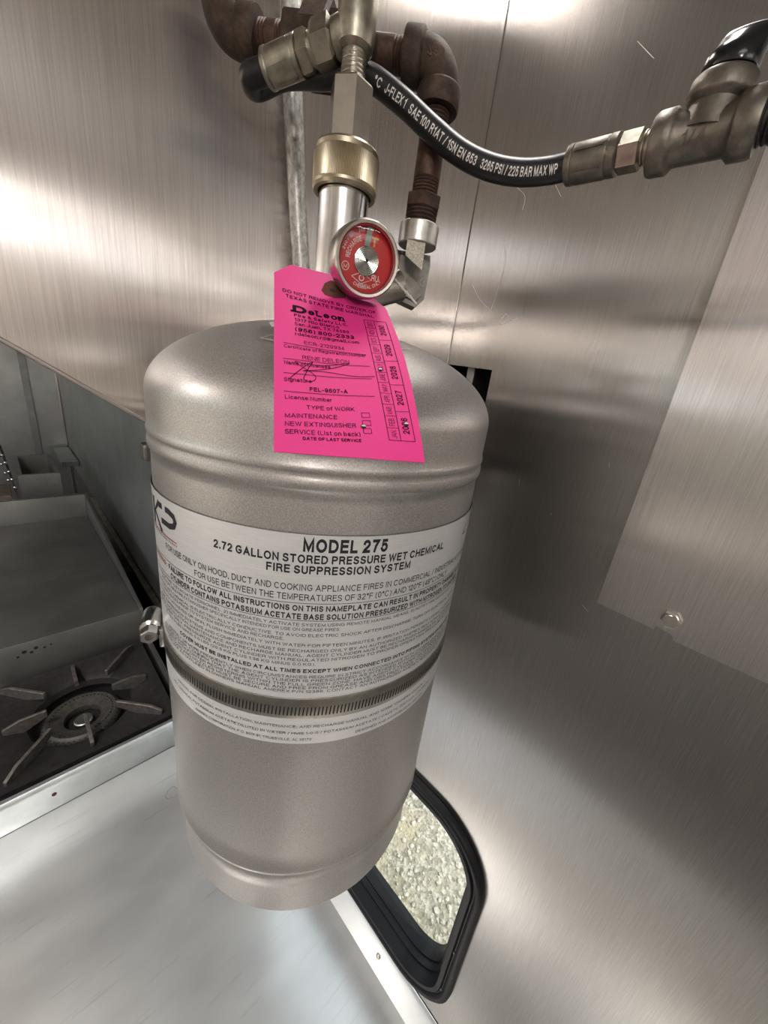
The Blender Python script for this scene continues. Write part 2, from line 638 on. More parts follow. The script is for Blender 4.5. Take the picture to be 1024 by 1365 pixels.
    G['w'] = .74, [[(0, x), (.185, 0), (.37, x), (.555, 0), (.74, x)]]
    G['x'] = .48, [[(0, 0), (.48, x)], [(0, x), (.48, 0)]]
    G['y'] = .50, [[(0, x), (.25, 0)], [(.50, x), (.20, -.20), (.04, -.27)]]
    G['z'] = .46, [[(0, x), (.44, x), (0, 0), (.46, 0)]]
    G['.'] = .05, [[(.02, 0), (.02, .05)]]
    G[','] = .06, [[(.05, .04), (.0, -.16)]]
    G[':'] = .05, [[(.02, 0), (.02, .05)], [(.02, .55), (.02, .60)]]
    G['-'] = .28, [[(0, .40), (.28, .40)]]
    G['/'] = .34, [[(0, -.03), (.34, 1.03)]]
    G['('] = .20, [A(.34, .42, .34, .66, 125, 235, 9)]
    G[')'] = .20, [A(-.14, .42, .34, .66, 55, -55, 9)]
    G['\u00b0'] = .24, [A(.12, .86, .12, .14, 90, 450, 12)]
    G['&'] = .66, [[(.66, 0), (.12, .70)] + A(.28, .80, .17, .19, 200, -40, 9) + [(.06, .40)] + A(.26, .24, .25, .24, 150, 350, 9) + [(.62, .46)]]
    G["'"] = .04, [[(.02, .75), (.02, 1)]]
    G['"'] = .18, [[(.02, .75), (.02, 1)], [(.16, .75), (.16, 1)]]
    G['!'] = .05, [[(.02, 0), (.02, .05)], [(.02, .26), (.02, 1)]]
    G['@'] = .86, [A(.43, .42, .43, .50, -50, 290, 18), A(.43, .42, .18, .22, 90, 450, 12), [(.62, .64), (.60, .28), (.72, .20)]]
    return G


GLYPH = _glyphs()


def text_bm(bm, body, fn, x0, x1, y0, cap, bold=0.0, shear=0.0, serif=0.0, step=9.0):
    """lettering: fits body between x0 and x1, baseline y0, cap height cap, every point goes through fn(x, y)"""
    w = 0.105 + bold * 3.4
    h = w / 2
    pen = 0.0
    lines = []
    for ch in body:
        if ch == ' ':
            pen += 0.34
            continue
        adv, strokes = GLYPH[ch]
        for st in strokes:
            pts = [(pen + h + p[0], h + p[1] * (1 - w)) for p in st]
            lines.append(pts)
            if serif:
                for e, nx in ((0, 1), (-1, -2)):
                    d = (pts[e][0] - pts[nx][0], pts[e][1] - pts[nx][1])
                    if abs(d[1]) > 2.0 * abs(d[0]):
                        lines.append([(pts[e][0] - serif, pts[e][1]), (pts[e][0] + serif, pts[e][1])])
        pen += adv + w + 0.17
    total = pen - 0.17
    sx = (x1 - x0) / total
    for pts in lines:
        clean = [pts[0]]
        for p in pts[1:]:
            o_ = clean[-1]
            far = abs(p[0] - o_[0]) + abs(p[1] - o_[1])
            if far > 1e-5:
                k = max(1, math.ceil(far / step))
                clean += [(o_[0] + (p[0] - o_[0]) * i / k, o_[1] + (p[1] - o_[1]) * i / k) for i in range(1, k)] + [p]
        n = len(clean)
        if n < 2:
            continue
        closed = abs(clean[0][0] - clean[-1][0]) + abs(clean[0][1] - clean[-1][1]) < 1e-4
        L = []
        for i, p in enumerate(clean):
            a = clean[i - 1] if i else (clean[-2] if closed else None)
            b = clean[i + 1] if i < n - 1 else (clean[1] if closed else None)
            ds = []
            if a:
                q = V((p[0] - a[0], p[1] - a[1])).normalized()
                ds.append(q)
            if b:
                q = V((b[0] - p[0], b[1] - p[1])).normalized()
                ds.append(q)
            if len(ds) == 2:
                t = ds[0] + ds[1]
                t = t.normalized() if t.length > 1e-4 else ds[0]
                m = V((-t.y, t.x))
                k = h / max(0.42, abs(m.dot(V((-ds[0].y, ds[0].x)))))
            else:
                m = V((-ds[0].y, ds[0].x))
                k = h
            ext = V((0, 0))
            if not closed and (i == 0 or i == n - 1):
                ext = ds[0] * (h * 0.9) * (-1 if i == 0 else 1)
            row_ = []
            for sgn in (1, -1):
                q = V(p) + m * (k * sgn) + ext
                row_.append(bm.verts.new(fn(x0 + (q.x + q.y * shear) * sx, y0 + q.y * cap)))
            L.append(row_)
        for (a, b), (c, d) in zip(L, L[1:]):
            bm.faces.new((a, c, d, b))


def ribbon(bm, pts, w, fn):
    """a drawn line of width w through 2-D pts, mapped by fn"""
    P = [V((p[0], p[1])) for p in pts]
    a = []
    for i, p in enumerate(P):
        d = (P[min(i + 1, len(P) - 1)] - P[max(i - 1, 0)]).normalized()
        n = V((-d.y, d.x)) * (w / 2)
        a.append((bm.verts.new(fn(*(p + n))), bm.verts.new(fn(*(p - n)))))
    for (p, q), (r, s) in zip(a, a[1:]):
        bm.faces.new((p, r, s, q))


def dense(p, q, n):
    return [(p[0] + (q[0] - p[0]) * i / n, p[1] + (q[1] - p[1]) * i / n) for i in range(n + 1)]


def flat_link(name, bm, mat, parent):
    return link(name, bm, mat, parent, smooth=0)


# ------------------------------------------------------------------ the truck shell
WX = 0.47           # inner face of the truck wall
HY = 0.3525         # near face of the hood end panel
ZC = -1.3654        # counter top
ZF = -2.20
CEIL = 0.62
OX = -1.75          # opposite wall
YB, YF = 5.28, -2.3
# far-side wall cladding: steel sheet with the window opening and the cut-out at the hood
win_hole = rrect(0.082, -1.272, 0.80, -0.722, 0.125)
bm = bmesh.new()
outline = [(YF, ZF), (YB, ZF), (YB, CEIL), (0.3515, CEIL), (0.3515, 0.032), (0.279, 0.029), (0.279, -0.20), (0.3515, -0.20), (0.3515, -0.204), (0.3515, ZF + 0.3), (0.3515, ZF + 0.1), (0.30, ZF + 0.05)]
outline = [(YF, ZF), (YB, ZF), (YB, 0.032), (YB, -0.0)]
outer = [(YF, ZF), (YB, ZF), (YB, CEIL), (YF, CEIL)]
notch = [(0.2785, -0.20), (0.3535, -0.20), (0.3535, 0.0325), (0.2785, 0.0295)]
slab(bm, [outer, notch, win_hole], (WX, 0, 0), (0, 1, 0), (0, 0, 1), 0.004)
wall = struct(link('wall_right', bm, 'wall_steel', smooth=0))
bm = bmesh.new()
for L_ in ([(0.299, 0.177), (0.291, 0.1539), (0.2942, 0.1255), (0.2981, 0.1026)], [(0.3339, 0.1322), (0.3178, 0.1138), (0.3042, 0.1045)], [(0.2811, 0.091), (0.2752, 0.0969), (0.2729, 0.0918), (0.2795, 0.0849), (0.2585, 0.0916)],
           [(0.2077, 0.237), (0.2166, 0.2477)], [(0.249, 0.2248), (0.2386, 0.2114)], [(0.2951, 0.2305), (0.2828, 0.2195), (0.2821, 0.2064)], [(0.1991, 0.3223), (0.1801, 0.3038)], [(0.088, -0.2284), (0.0800, -0.2332)],
           [(0.205, -0.100), (0.2035, -0.108)], [(0.11, -0.055), (0.108, -0.060)], [(0.155, -0.13), (0.153, -0.133)]):
    pts = spline([(p[0], p[1], 0) for p in L_], 6)
    ribbon(bm, [(p.x, p.y) for p in pts], 0.00032, lambda a, b: V((WX - 0.0002, a, b)))
o = link('scratches', bm, plain('bare_scratch', (0.80, 0.77, 0.72), 0.45, 0.6), wall, smooth=0)
o['kind'] = 'stuff'
bm = bmesh.new()
box(bm, (WX - 0.0022, 1.16, -1.295), (WX - 0.0004, YB - 0.032, 0.30))
link('splash_sheet', bm, plain('splash_steel', (0.46, 0.475, 0.46), 0.42, 0.9, 0.14, 4, 0.04, 60), wall, smooth=0)
# outer skin of the wall, and the dark cavity behind the cut-out
bm = bmesh.new()
slab(bm, [outer, win_hole], (WX + 0.05, 0, 0), (0, 1, 0), (0, 0, 1), 0.004)
box(bm, (WX + 0.004, 0.05, -1.30), (WX + 0.05, 0.07, 0.5))
struct(link('wall_outer_skin', bm, 'dark', smooth=0))
bm = bmesh.new()
box(bm, (WX + 0.02, 0.318, -0.22), (WX + 0.028, 0.33, 0.05))
struct(link('trim_5', bm, 'dull_steel', smooth=0))

bm = bmesh.new()
added_hatch = [(-1.05, -1.05), (-0.45, -1.05), (-0.45, -0.45), (-1.05, -0.45)]  # roof opening added to let skylight down on tag, counter and steel
slab(bm, [[(OX - 0.3, YF - 0.3), (WX + 0.06, YF - 0.3), (WX + 0.06, YB + 0.1), (OX - 0.3, YB + 0.1)], added_hatch], (0, 0, CEIL), (1, 0, 0), (0, 1, 0), 0.03)
struct(link('ceiling', bm, 'ceiling_white', smooth=0))
bm = bmesh.new()
box(bm, (OX - 0.06, YF - 0.06, ZF - 0.05), (WX + 0.06, YB + 0.1, ZF))
struct(link('floor', bm, 'floor_mat', smooth=0))
# opposite wall with the serving opening
bm = bmesh.new()
hole = [(0.35, -0.60), (2.9, -0.60), (2.9, 0.27), (0.35, 0.27)]
slab(bm, [outer, hole], (OX, 0, 0), (0, 1, 0), (0, 0, 1), -0.05)
struct(link('wall_left', bm, plain('painted_wall', (0.52, 0.50, 0.47), 0.5), smooth=0))
# rear wall behind the camera; slit added for a bright band in the hood
bm = bmesh.new()
slab(bm, [[(OX, ZF), (WX + 0.05, ZF), (WX + 0.05, CEIL), (OX, CEIL)], [(-1.2, 0.45), (0.1, 0.45), (0.1, 0.565), (-1.2, 0.565)]], (0, YF, 0), (1, 0, 0), (0, 0, 1), 0.05)
struct(link('wall_front', bm, 'ceiling_white', smooth=0))
bm = bmesh.new()
box(bm, (OX - 0.05, YB, ZF), (WX + 0.05, YB + 0.05, CEIL))
struct(link('wall_back', bm, 'back_steel', smooth=0))
bm = bmesh.new()
for x0, x1 in ((0.19, 0.245),):
    box(bm, (x0, YB - 0.03, ZF), (x1, YB, CEIL), 0.004)
struct(link('trim_2', bm, 'dull_steel', smooth=0))
bm = bmesh.new()
box(bm, (0.445, YB - 0.02, ZF), (0.462, YB, CEIL), 0.003)
struct(link('trim_3', bm, 'edge_steel', smooth=0))

portal('service_opening_portal', (OX + 0.01, 1.625, -0.165), (1, 0, 0), 2.55, 0.87)
portal('added_slit_portal', (-0.55, YF + 0.06, 0.507), (0, 1, 0), 1.3, 0.115)

portal('added_hatch_portal', (-0.75, -0.75, CEIL - 0.005), (0, 0, -1), 0.6, 0.6)

# concrete apron added out of view, bouncing sunlight onto the ceiling
bm = bmesh.new()
box(bm, (-14, -12, -3.0), (OX - 0.35, 16, -2.93))
struct(link('bounce_pavement', bm, plain('bounce_concrete', (0.60, 0.52, 0.43), 0.8, 0, 0.12, 2), smooth=0))

# ground outside
bm = bmesh.new()
box(bm, (-60, -60, -3.3), (60, 60, -2.95))
struct(link('ground', bm, 'ground', smooth=0))

bm = bmesh.new()  # unseen hedge, added as a dark band for the steel to reflect
random.seed(9)
for i in range(60):
    y = -28 + i * 1.0
    hgt = random.uniform(3.2, 5.0)
    bmesh.ops.create_icosphere(bm, subdivisions=2, radius=1.0, matrix=Matrix.Translation((-24 + random.uniform(-1, 1), y, -2.95 + hgt * 0.45)) @ Matrix.Diagonal((1.2, random.uniform(0.9, 1.4), hgt * 0.55, 1)))
o = link('added_hedge', bm, plain('added_hedge_leaf', (0.075, 0.085, 0.045), 0.8, 0, 0.5, 6), smooth=60)
struct(o)

# ------------------------------------------------------------------ ceiling lamps (out of view, they light the room)
def ceiling_lamp(i, x, y, power, sx, sy, label):
    t = thing('ceiling_lamp', label, 'lamp', (x, y, CEIL - 0.05))
    bm = bmesh.new()
    box(bm, (x - sx / 2 - 0.01, y - sy / 2 - 0.01, CEIL - 0.035), (x + sx / 2 + 0.01, y + sy / 2 + 0.01, CEIL), 0.004)
    link('housing', bm, 'ceiling_white', t)
    lamp('lamp_light', (x, y, CEIL - 0.04), (0, 0, -1), sx, sy, power, (1.0, 0.96, 0.93))


ceiling_lamp(0, -0.35, -1.95, 3, 1.0, 0.05, 'slim ceiling lamp across the aisle near the rear wall')
ceiling_lamp(3, 0.34, 0.20, 0.8, 0.12, 0.12, 'small square ceiling lamp right above the tank')
ceiling_lamp(1, -0.75, 0.72, 10, 0.10, 0.35, 'slim ceiling lamp over the aisle by the serving opening')



def fill_globe(x, y, z, r, power, label):  # unseen globes, added to brighten the ceiling and upper steel
    t = thing('fill_globe', label, 'lamp', (x, y, z))
    m = NT('fill_globe_glow')
    m.set(Base_Color=(0.9, 0.88, 0.85), Roughness=0.4)
    m.b.inputs['Emission Color'].default_value = (1.0, 0.925, 0.87, 1)
    m.b.inputs['Emission Strength'].default_value = power / (PI * 4 * PI * r * r)
    bm = bmesh.new()
    bmesh.ops.create_uvsphere(bm, u_segments=24, v_segments=14, radius=r, matrix=Matrix.Translation((x, y, z)))
    link('globe', bm, m.m, t, smooth=60)
    bm = bmesh.new()
    lathe(bm, [(0.03, 0), (0.03, 0.02), (0.008, 0.025), (0.008, CEIL - z - r - 0.02), (0.05, CEIL - z - r - 0.015), (0.05, CEIL - z - r)], (x, y, z + r - 0.004), (0, 0, 1), 16)
    link('stem', bm, 'dull_steel', t)


fill_globe(-0.95, -0.95, 0.34, 0.07, 10, 'round globe lamp added over the aisle behind the camera to brighten the ceiling')
fill_globe(-1.15, 0.95, 0.44, 0.07, 7, 'round globe lamp added near the serving opening to brighten the ceiling')

# ------------------------------------------------------------------ hood
hood = thing('range_hood', 'big brushed steel exhaust hood with slanted lower edge behind the tank', 'range hood', (WX - 0.2, HY, 0.3))
bm = bmesh.new()
HX0, HX1 = -0.62, WX - 0.0015


def hedge(x):
    return -0.0013 - 0.655 * x


slab(bm, [[(HX0, hedge(HX0)), (HX1, hedge(HX1)), (HX1, CEIL - 0.002), (HX0, CEIL - 0.002)]], (0, HY + 0.0012, 0), (1, 0, 0), (0, 0, 1), 0.0012)
link('end_panel', bm, 'hood_steel', hood, smooth=0)
bm = bmesh.new()
obox(bm, (HX0, HY + 0.003, hedge(HX0) - 0.0005), (HX1 - 0.002, HY + 0.003, hedge(HX1 - 0.002) - 0.0005), 0.007, 0.0035, bev=0.0012)
link('folded_hem', bm, 'edge_steel', hood)
bm = bmesh.new()
box(bm, (HX0, HY + 0.003, hedge(HX0) + 0.02), (HX0 + 0.003, YB - 0.2, CEIL - 0.002))
link('front_panel', bm, 'hood_steel', hood, smooth=0)
bm = bmesh.new()
box(bm, (HX0 + 0.004, HY + 0.006, CEIL - 0.05), (WX - 0.02, YB - 0.2, CEIL - 0.045))
link('top_panel', bm, 'dull_steel', hood, smooth=0)

# ------------------------------------------------------------------ steel cover panel with bolt
t = thing('cover_panel', 'flat brushed steel cover sheet bolted proud of the wall at the picture edge', 'panel', (WX - 0.01, -0.3, 0.1))
bm = bmesh.new()
PX = WX - 0.014
ol = [(0.072, -0.2095), (0.0155, -0.2105), (0.0145, -0.2055), (-0.0005, -0.2085), (-0.003, -0.2135), (-0.75, -0.2135), (-0.75, CEIL - 0.003), (0.0725, CEIL - 0.003)]
slab(bm, [ol], (PX, 0, 0), (0, 1, 0), (0.014, 0, 1), 0.0015)
link('sheet', bm, 'panel_steel', t, smooth=0)
bm = bmesh.new()
box(bm, (PX + 0.0045, -0.70, -0.16), (WX - 0.0005, 0.03, 0.15))
link('backing_block', bm, 'dark', t, smooth=0)
bm = bmesh.new()
bc = V((PX, 0.0055, -0.1925))
lathe(bm, [(0.0, -0.0022), (0.0098, -0.0022), (0.0112, -0.001), (0.0112, 0.0)], bc, (1, 0, 0), 28)
hexnut(bm, bc - V((0.0085, 0, 0)), (1, 0, 0), 0.0088, 0.0068, phase=0.3)
lathe(bm, [(0.0, -0.0092), (0.0060, -0.0092), (0.0066, -0.0084), (0.0066, -0.0075)], bc, (1, 0, 0), 24)
link('hex_bolt', bm, 'nickel', t)

# ------------------------------------------------------------------ counter, trim, window
t = thing('worktop', 'worn pale sheet-metal worktop with scratches and water rings below the tank', 'counter', (0.0, 0.2, ZC))
bm = bmesh.new()
box(bm, (-0.42, -1.2, ZC - 0.035), (WX - 0.004, 1.15, ZC), 0.003)
link('top_sheet', bm, 'counter', t)
bm = bmesh.new()
box(bm, (-0.38, -1.18, ZF + 0.001), (WX - 0.01, 1.14, ZC - 0.036))
link('cabinet', bm, 'back_steel', t, smooth=0)
WM = plain('water_mark', (0.40, 0.41, 0.41), 0.3, 0.4)
for (x, y, r) in ((0.265, 0.93, 0.030), (0.245, 0.79, 0.022), (0.21, 0.98, 0.018)):
    bm = bmesh.new()
    pts = []
    for i in range(29):
        a = 2 * PI * i / 28
        q = r * (1 + 0.12 * math.sin(3 * a + x * 50) + 0.06 * math.sin(7 * a))
        pts.append((x + q * math.cos(a), y + q * math.sin(a)))
    ribbon(bm, pts, 0.0022, lambda a, b: V((a, b, ZC + 0.0004)))
    link('water_ring', bm, WM, t, smooth=0)

t = struct(bpy.data.objects.new('trim_1', None))
COL.objects.link(t)
t.location = (WX - 0.02, 0.2, ZC)
bm = bmesh.new()
A0, A1 = (0.4415, ZC + 0.0005), (WX - 0.001, -1.290)
prof = [A0, (0.446, -1.352), (0.4545, -1.325), (0.4625, -1.302), (0.4675, -1.291), A1, (WX - 0.0005, -1.30), (0.466, -1.318), (0.456, -1.345), (0.449, ZC + 0.0005)]
ends = []
for y in (-1.15, 1.13):
    ends.append([bm.verts.new((p[0], y, p[1])) for p in prof])
for i in range(len(prof)):
    j = (i + 1) % len(prof)
    bm.faces.new((ends[0][i], ends[0][j], ends[1][j], ends[1][i]))
bm.faces.new(ends[0])
bm.faces.new(ends[1][::-1])
link('trim_strip', bm, 'alu_trim', t, smooth=60)
bm = bmesh.new()
rv = V((0.4545, 0.2465, -1.325))
rn = V((-0.93, 0, 0.36))
lathe(bm, [(0.0062, 0), (0.0058, 0.002), (0.0035, 0.0036), (0.003, 0.0026), (0, 0.0024)], rv, rn, 20)
link('rivet', bm, 'nickel', t)

win = struct(bpy.data.objects.new('window_1', None))
COL.objects.link(win)
win.location = (WX, 0.44, -1.0)


def ringstep(bm, loops):
    """loops: list of (2-D outline, x) joined in turn"""
    prev = None
    for lp, x in loops:
        cur = [bm.verts.new((x, p[0], p[1])) for p in lp]
        if prev:
            for i in range(len(cur)):
                j = (i + 1) % len(cur)
                bm.faces.new((prev[i], prev[j], cur[j], cur[i]))
        prev = cur


def wr(d, r):
    return rrect(0.076 + d, -1.2765 + d, 0.806 - d, -0.717 - d, max(0.02, r - d), 10)


bm = bmesh.new()
ringstep(bm, [(wr(0.0, 0.13), WX - 0.0005), (wr(0.001, 0.13), WX - 0.010), (wr(0.006, 0.13), WX - 0.014), (wr(0.013, 0.13), WX - 0.013), (wr(0.017, 0.13), WX - 0.007), (wr(0.019, 0.13), WX - 0.007),
              (wr(0.022, 0.13), WX - 0.012), (wr(0.030, 0.13), WX - 0.012), (wr(0.032, 0.13), WX - 0.002)])
link('rubber_gasket', bm, 'window_rubber', win, smooth=50)
bm = bmesh.new()
ringstep(bm, [(wr(0.031, 0.13), WX - 0.003), (wr(0.034, 0.13), WX + 0.014), (wr(0.038, 0.13), WX + 0.014), (wr(0.040, 0.13), WX + 0.028), (wr(0.044, 0.13), WX + 0.028), (wr(0.047, 0.13), WX + 0.044), (wr(0.049, 0.13), WX + 0.06)])
link('inner_frame', bm, 'window_rubber', win, smooth=30)
bm = bmesh.new()
slab(bm, [wr(0.045, 0.13)], (WX + 0.046, 0, 0), (0, 1, 0), (0, 0, 1), 0.003)
link('glass_pane', bm, 'glass', win, smooth=0)
for (y, z) in ((0.0945, -1.02), (0.0945, -1.16), (0.100, -0.86)):
    bm = bmesh.new()
    lathe(bm, [(0.0048, 0.0), (0.0046, 0.0015), (0.003, 0.0022), (0, 0.0022)], (WX - 0.0066, y - 0.0005, z), (-1, 0, 0), 12)
    link('frame_screw', bm, 'black_gloss', win)

# loose stones outside the window, proud of the gravel
bm = bmesh.new()
for i in range(2600):
    x = random.uniform(0.60, 2.6)
    y = random.uniform(-0.7, 2.6)
    s = random.choice((0.006, 0.008, 0.010, 0.013, 0.018)) * random.uniform(0.7, 1.3)
    mt = Matrix.Translation((x, y, -2.95 + s * 0.25)) @ Matrix.Rotation(random.uniform(0, 6.3), 4, 'Z') @ Matrix.Rotation(random.uniform(-0.5, 0.5), 4, 'X') @ Matrix.Diagonal((s, s * random.uniform(0.6, 1), s * random.uniform(0.4, 0.7), 1))
    bmesh.ops.create_icosphere(bm, subdivisions=1, radius=1.0, matrix=mt)
o = link('gravel', bm, 'stone', smooth=0)
o['kind'] = 'stuff'
tag(o, 'pale loose gravel on the ground seen through the window', 'gravel')
o['kind'] = 'stuff'

# ------------------------------------------------------------------ range: body, rail, burner
ZS = -1.275
rng = thing('gas_range', 'dark gas range with one open ring burner and bright front rail', 'range', (0.05, 1.5, ZF))
bm = bmesh.new()
box(bm, (-0.42, 1.19, ZF + 0.001), (0.345, 1.752, ZS - 0.13))
box(bm, (-0.42, 1.19, ZS - 0.13), (-0.40, 1.752, ZS - 0.03))
box(bm, (0.325, 1.19, ZS - 0.13), (0.345, 1.752, ZS - 0.035))
link('body', bm, 'dull_steel', rng, smooth=0)
bm = bmesh.new()
prof = [(1.150, ZC + 0.0008), (1.1505, -1.278), (1.153, -1.264), (1.160, -1.256), (1.170, -1.256), (1.178, -1.262), (1.180, -1.30), (1.180, ZC + 0.0008)]
ends = []
for x in (-0.42, 0.345):
    ends.append([bm.verts.new((x, p[0], p[1])) for p in prof])
for i in range(len(prof)):
    j = (i + 1) % len(prof)
    bm.faces.new((ends[0][i], ends[0][j], ends[1][j], ends[1][i]))
bm.faces.new(ends[0])
bm.faces.new(ends[1][::-1])
link('front_rail', bm, 'rail_alu', rng, smooth=40)
bm = bmesh.new()
lathe(bm, [(0.0062, 0), (0.0058, 0.002), (0.003, 0.003), (0, 0.003)], (-0.062, 1.1503, -1.305), (0, -1, 0), 14)
link('rusty_screw', bm, 'rust_screw', rng)
BC = V((0.050, 1.492, 0))
GX = 0.215
# cast grate plate: square sheet with a round opening that dips towards the burner
bm = bmesh.new()
N = 64
rows = []
for r_, z in ((0.150, ZS - 0.085), (0.158, ZS - 0.062), (0.185, ZS - 0.046), (None, ZS - 0.030), ('e', ZS - 0.045)):
    row = []
    for i in range(N):
        a = 2 * PI * i / N + PI / 4
        c, s = math.cos(a), math.sin(a)
        if r_ is None or r_ == 'e':
            k = (GX + (0.040 if r_ is None else 0.041)) / max(abs(c), abs(s))
        else:
            k = r_
        row.append(bm.verts.new((BC.x + c * k, BC.y + s * k, z)))
    rows.append(row)
for A, B in zip(rows, rows[1:]):
    for i in range(N):
        j = (i + 1) % N
        bm.faces.new((A[i], A[j], B[j], B[i]))
link('grate_plate', bm, 'cast_iron', rng, smooth=40)
bm = bmesh.new()
box(bm, (-0.19, 1.25, ZS - 0.128), (0.29, 1.73, ZS - 0.124))
link('drip_pan', bm, 'cast_iron', rng, smooth=0)
for k in range(8):
    ang = math.radians(45 * k)
    dx, dy = math.cos(ang), math.sin(ang)
    m_ = max(abs(dx), abs(dy))
    tip = V((BC.x + dx / m_ * GX, BC.y + dy / m_ * (GX + 0.012), 0))
    inr = 0.098 if k % 2 == 0 else 0.135
    a = V((BC.x + dx * inr, BC.y + dy * inr, ZS - 0.004))
    d = (tip - a)
    d.z = 0
    b = V((tip.x, tip.y, ZS - 0.004)) - d.normalized() * 0.045
    bm = bmesh.new()
    # web under the bar makes the finger a rib of the plate
    side = V((-d.y, d.x, 0)).normalized() * 0.0055
    tz = ZS - 0.036
    pts = [(a, 0.004), (b, 0.004), (V((tip.x, tip.y, ZS)), -0.014), (V((tip.x, tip.y, 0)), None)]
    top = [a + V((0, 0, 0.004)), b + V((0, 0, 0.004)), V((tip.x, tip.y, ZS - 0.016))]
    bot = [V((a.x, a.y, ZS - 0.028)), V((b.x, b.y, ZS - 0.060)), V((tip.x, tip.y, tz))]
    L = [[bm.verts.new(p + side * s) for p in top] + [bm.verts.new(p + side * s) for p in bot[::-1]] for s in (1, -1)]
    n = 6
    for i in range(n):
        j = (i + 1) % n
        bm.faces.new((L[0][i], L[0][j], L[1][j], L[1][i]))
    bm.faces.new(L[0])
    bm.faces.new(L[1][::-1])
    bmesh.ops.bevel(bm, geom=bm.edges[:], offset=0.0015, segments=1, affect='EDGES')
    link('grate_finger', bm, 'worn_iron', rng)
# ring burner with portholes
bz = ZS - 0.098
ub = V((0.045, 1.482, bz))
bm = bmesh.new()
lathe(bm, [(0.060, -0.02), (0.056, 0.0), (0.058, 0.008), (0.068, 0.011), (0.098, 0.022), (0.106, 0.024), (0.112, 0.020), (0.122, 0.006), (0.124, -0.004), (0.120, -0.022), (0.060, -0.02)], ub, (0, 0, 1), 56, cap=False)
burner = link('ring_burner', bm, 'burner_iron', rng)
bm = bmesh.new()
for rr, dz, cnt, off in ((0.0965, 0.0222, 44, 0), (0.1160, 0.0145, 46, 0), (0.1205, 0.0085, 46, 0.5)):
    for i in range(cnt):
        a = 2 * PI * (i + off) / cnt
        lathe(bm, [(0.0, 0.0), (0.0030, 0.0), (0.0026, -0.004)], ub + V((math.cos(a) * rr, math.sin(a) * rr, dz + 0.0009)), (math.cos(a) * 0.6, math.sin(a) * 0.6, 0.8), 6, cap=False)
o = link('gas_ports', bm, 'dark', burner, smooth=0)
o['kind'] = 'stuff'
bm = bmesh.new()
lathe(bm, [(0.030, -0.03), (0.030, -0.006), (0.026, -0.003), (0.012, -0.004), (0.0, -0.004)], ub, (0, 0, 1), 24)
link('inner_jet', bm, 'dull_steel', burner)
bm = bmesh.new()
hexnut(bm, (-0.085, 1.40, ZS - 0.12), (0.3, 0.2, 0.9), 0.012, 0.02)
lathe(bm, [(0.005, 0.02), (0.005, 0.034), (0, 0.034)], (-0.085, 1.40, ZS - 0.12), (0.3, 0.2, 0.9), 10)
link('pilot_jet', bm, 'nickel', rng)

# ------------------------------------------------------------------ griddle
t = thing('griddle', 'wide dull grey steel griddle with raised rear guards beyond the burner', 'griddle', (0.1, 2.4, ZS - 0.1))
bm = bmesh.new()
ZG = -1.148
box(bm, (-0.55, 1.765, ZS - 0.12), (0.318, 3.10, ZG), 0.004)
link('plate', bm, 'griddle_steel', t)
bm = bmesh.new()
box(bm, (-0.55, 3.104, ZS - 0.12), (0.318, 3.135, -0.990), 0.003)
link('end_guard', bm, 'griddle_steel', t)
bm = bmesh.new()
box(bm, (0.3185, 1.765, ZS - 0.12), (0.332, 3.135, ZG + 0.006), 0.002)
v = bm.verts
for q in v:
    if q.co.z > ZG - 0.01:
        q.co.z += max(0.0, (q.co.y - 2.2)) * 0.16
link('side_guard', bm, 'griddle_steel', t)
bm = bmesh.new()
box(bm, (-0.55, 1.765, ZF + 0.001), (0.31, 3.1, ZS - 0.121))
link('cabinet', bm, 'dull_steel', t, smooth=0)
bm = bmesh.new()
for (x, z, s) in ((-0.08, -1.19, 0.008), (-0.06, -1.20, 0.006), (-0.045, -1.186, 0.007), (-0.02, -1.196, 0.005), (0.0, -1.19, 0.004), (-0.10, -1.205, 0.005)):
    lathe(bm, [(0, 0.0008), (s * 0.7, 0.0006), (s, 0)], (x, 1.7645, z), (0, -1, 0), 9)
o = link('burnt_spots', bm, 'cast_iron', t, smooth=0)
o['kind'] = 'stuff'

# wall rail beside the griddle, cross bar in the gap
bm = bmesh.new()
obox(bm, (WX - 0.016, 1.2, ZS - 0.075), (WX - 0.016, 3.95, ZS - 0.03), 0.03, 0.022, bev=0.003)
struct(link('trim_4', bm, plain('greasy_trim', (0.42, 0.39, 0.31), 0.4, 0.7, 0.3, 18), smooth=0))
bm = bmesh.new()
box(bm, (0.336, 2.50, ZS - 0.10), (WX - 0.034, 2.58, ZS - 0.055), 0.003)
tag(link('cross_bar', bm, 'cast_iron', smooth=0), 'short dark bar bridging the gap between griddle and wall', 'bar')
bm = bmesh.new()
box(bm, (0.347, 1.19, ZF + 0.001), (WX - 0.033, 3.95, ZS - 0.45))  # black block put in as the shade deep in the gap
tag(link('gap_shade', bm, 'dark', smooth=0), 'black block standing in for the deep shade between griddle and wall', 'gap shade')

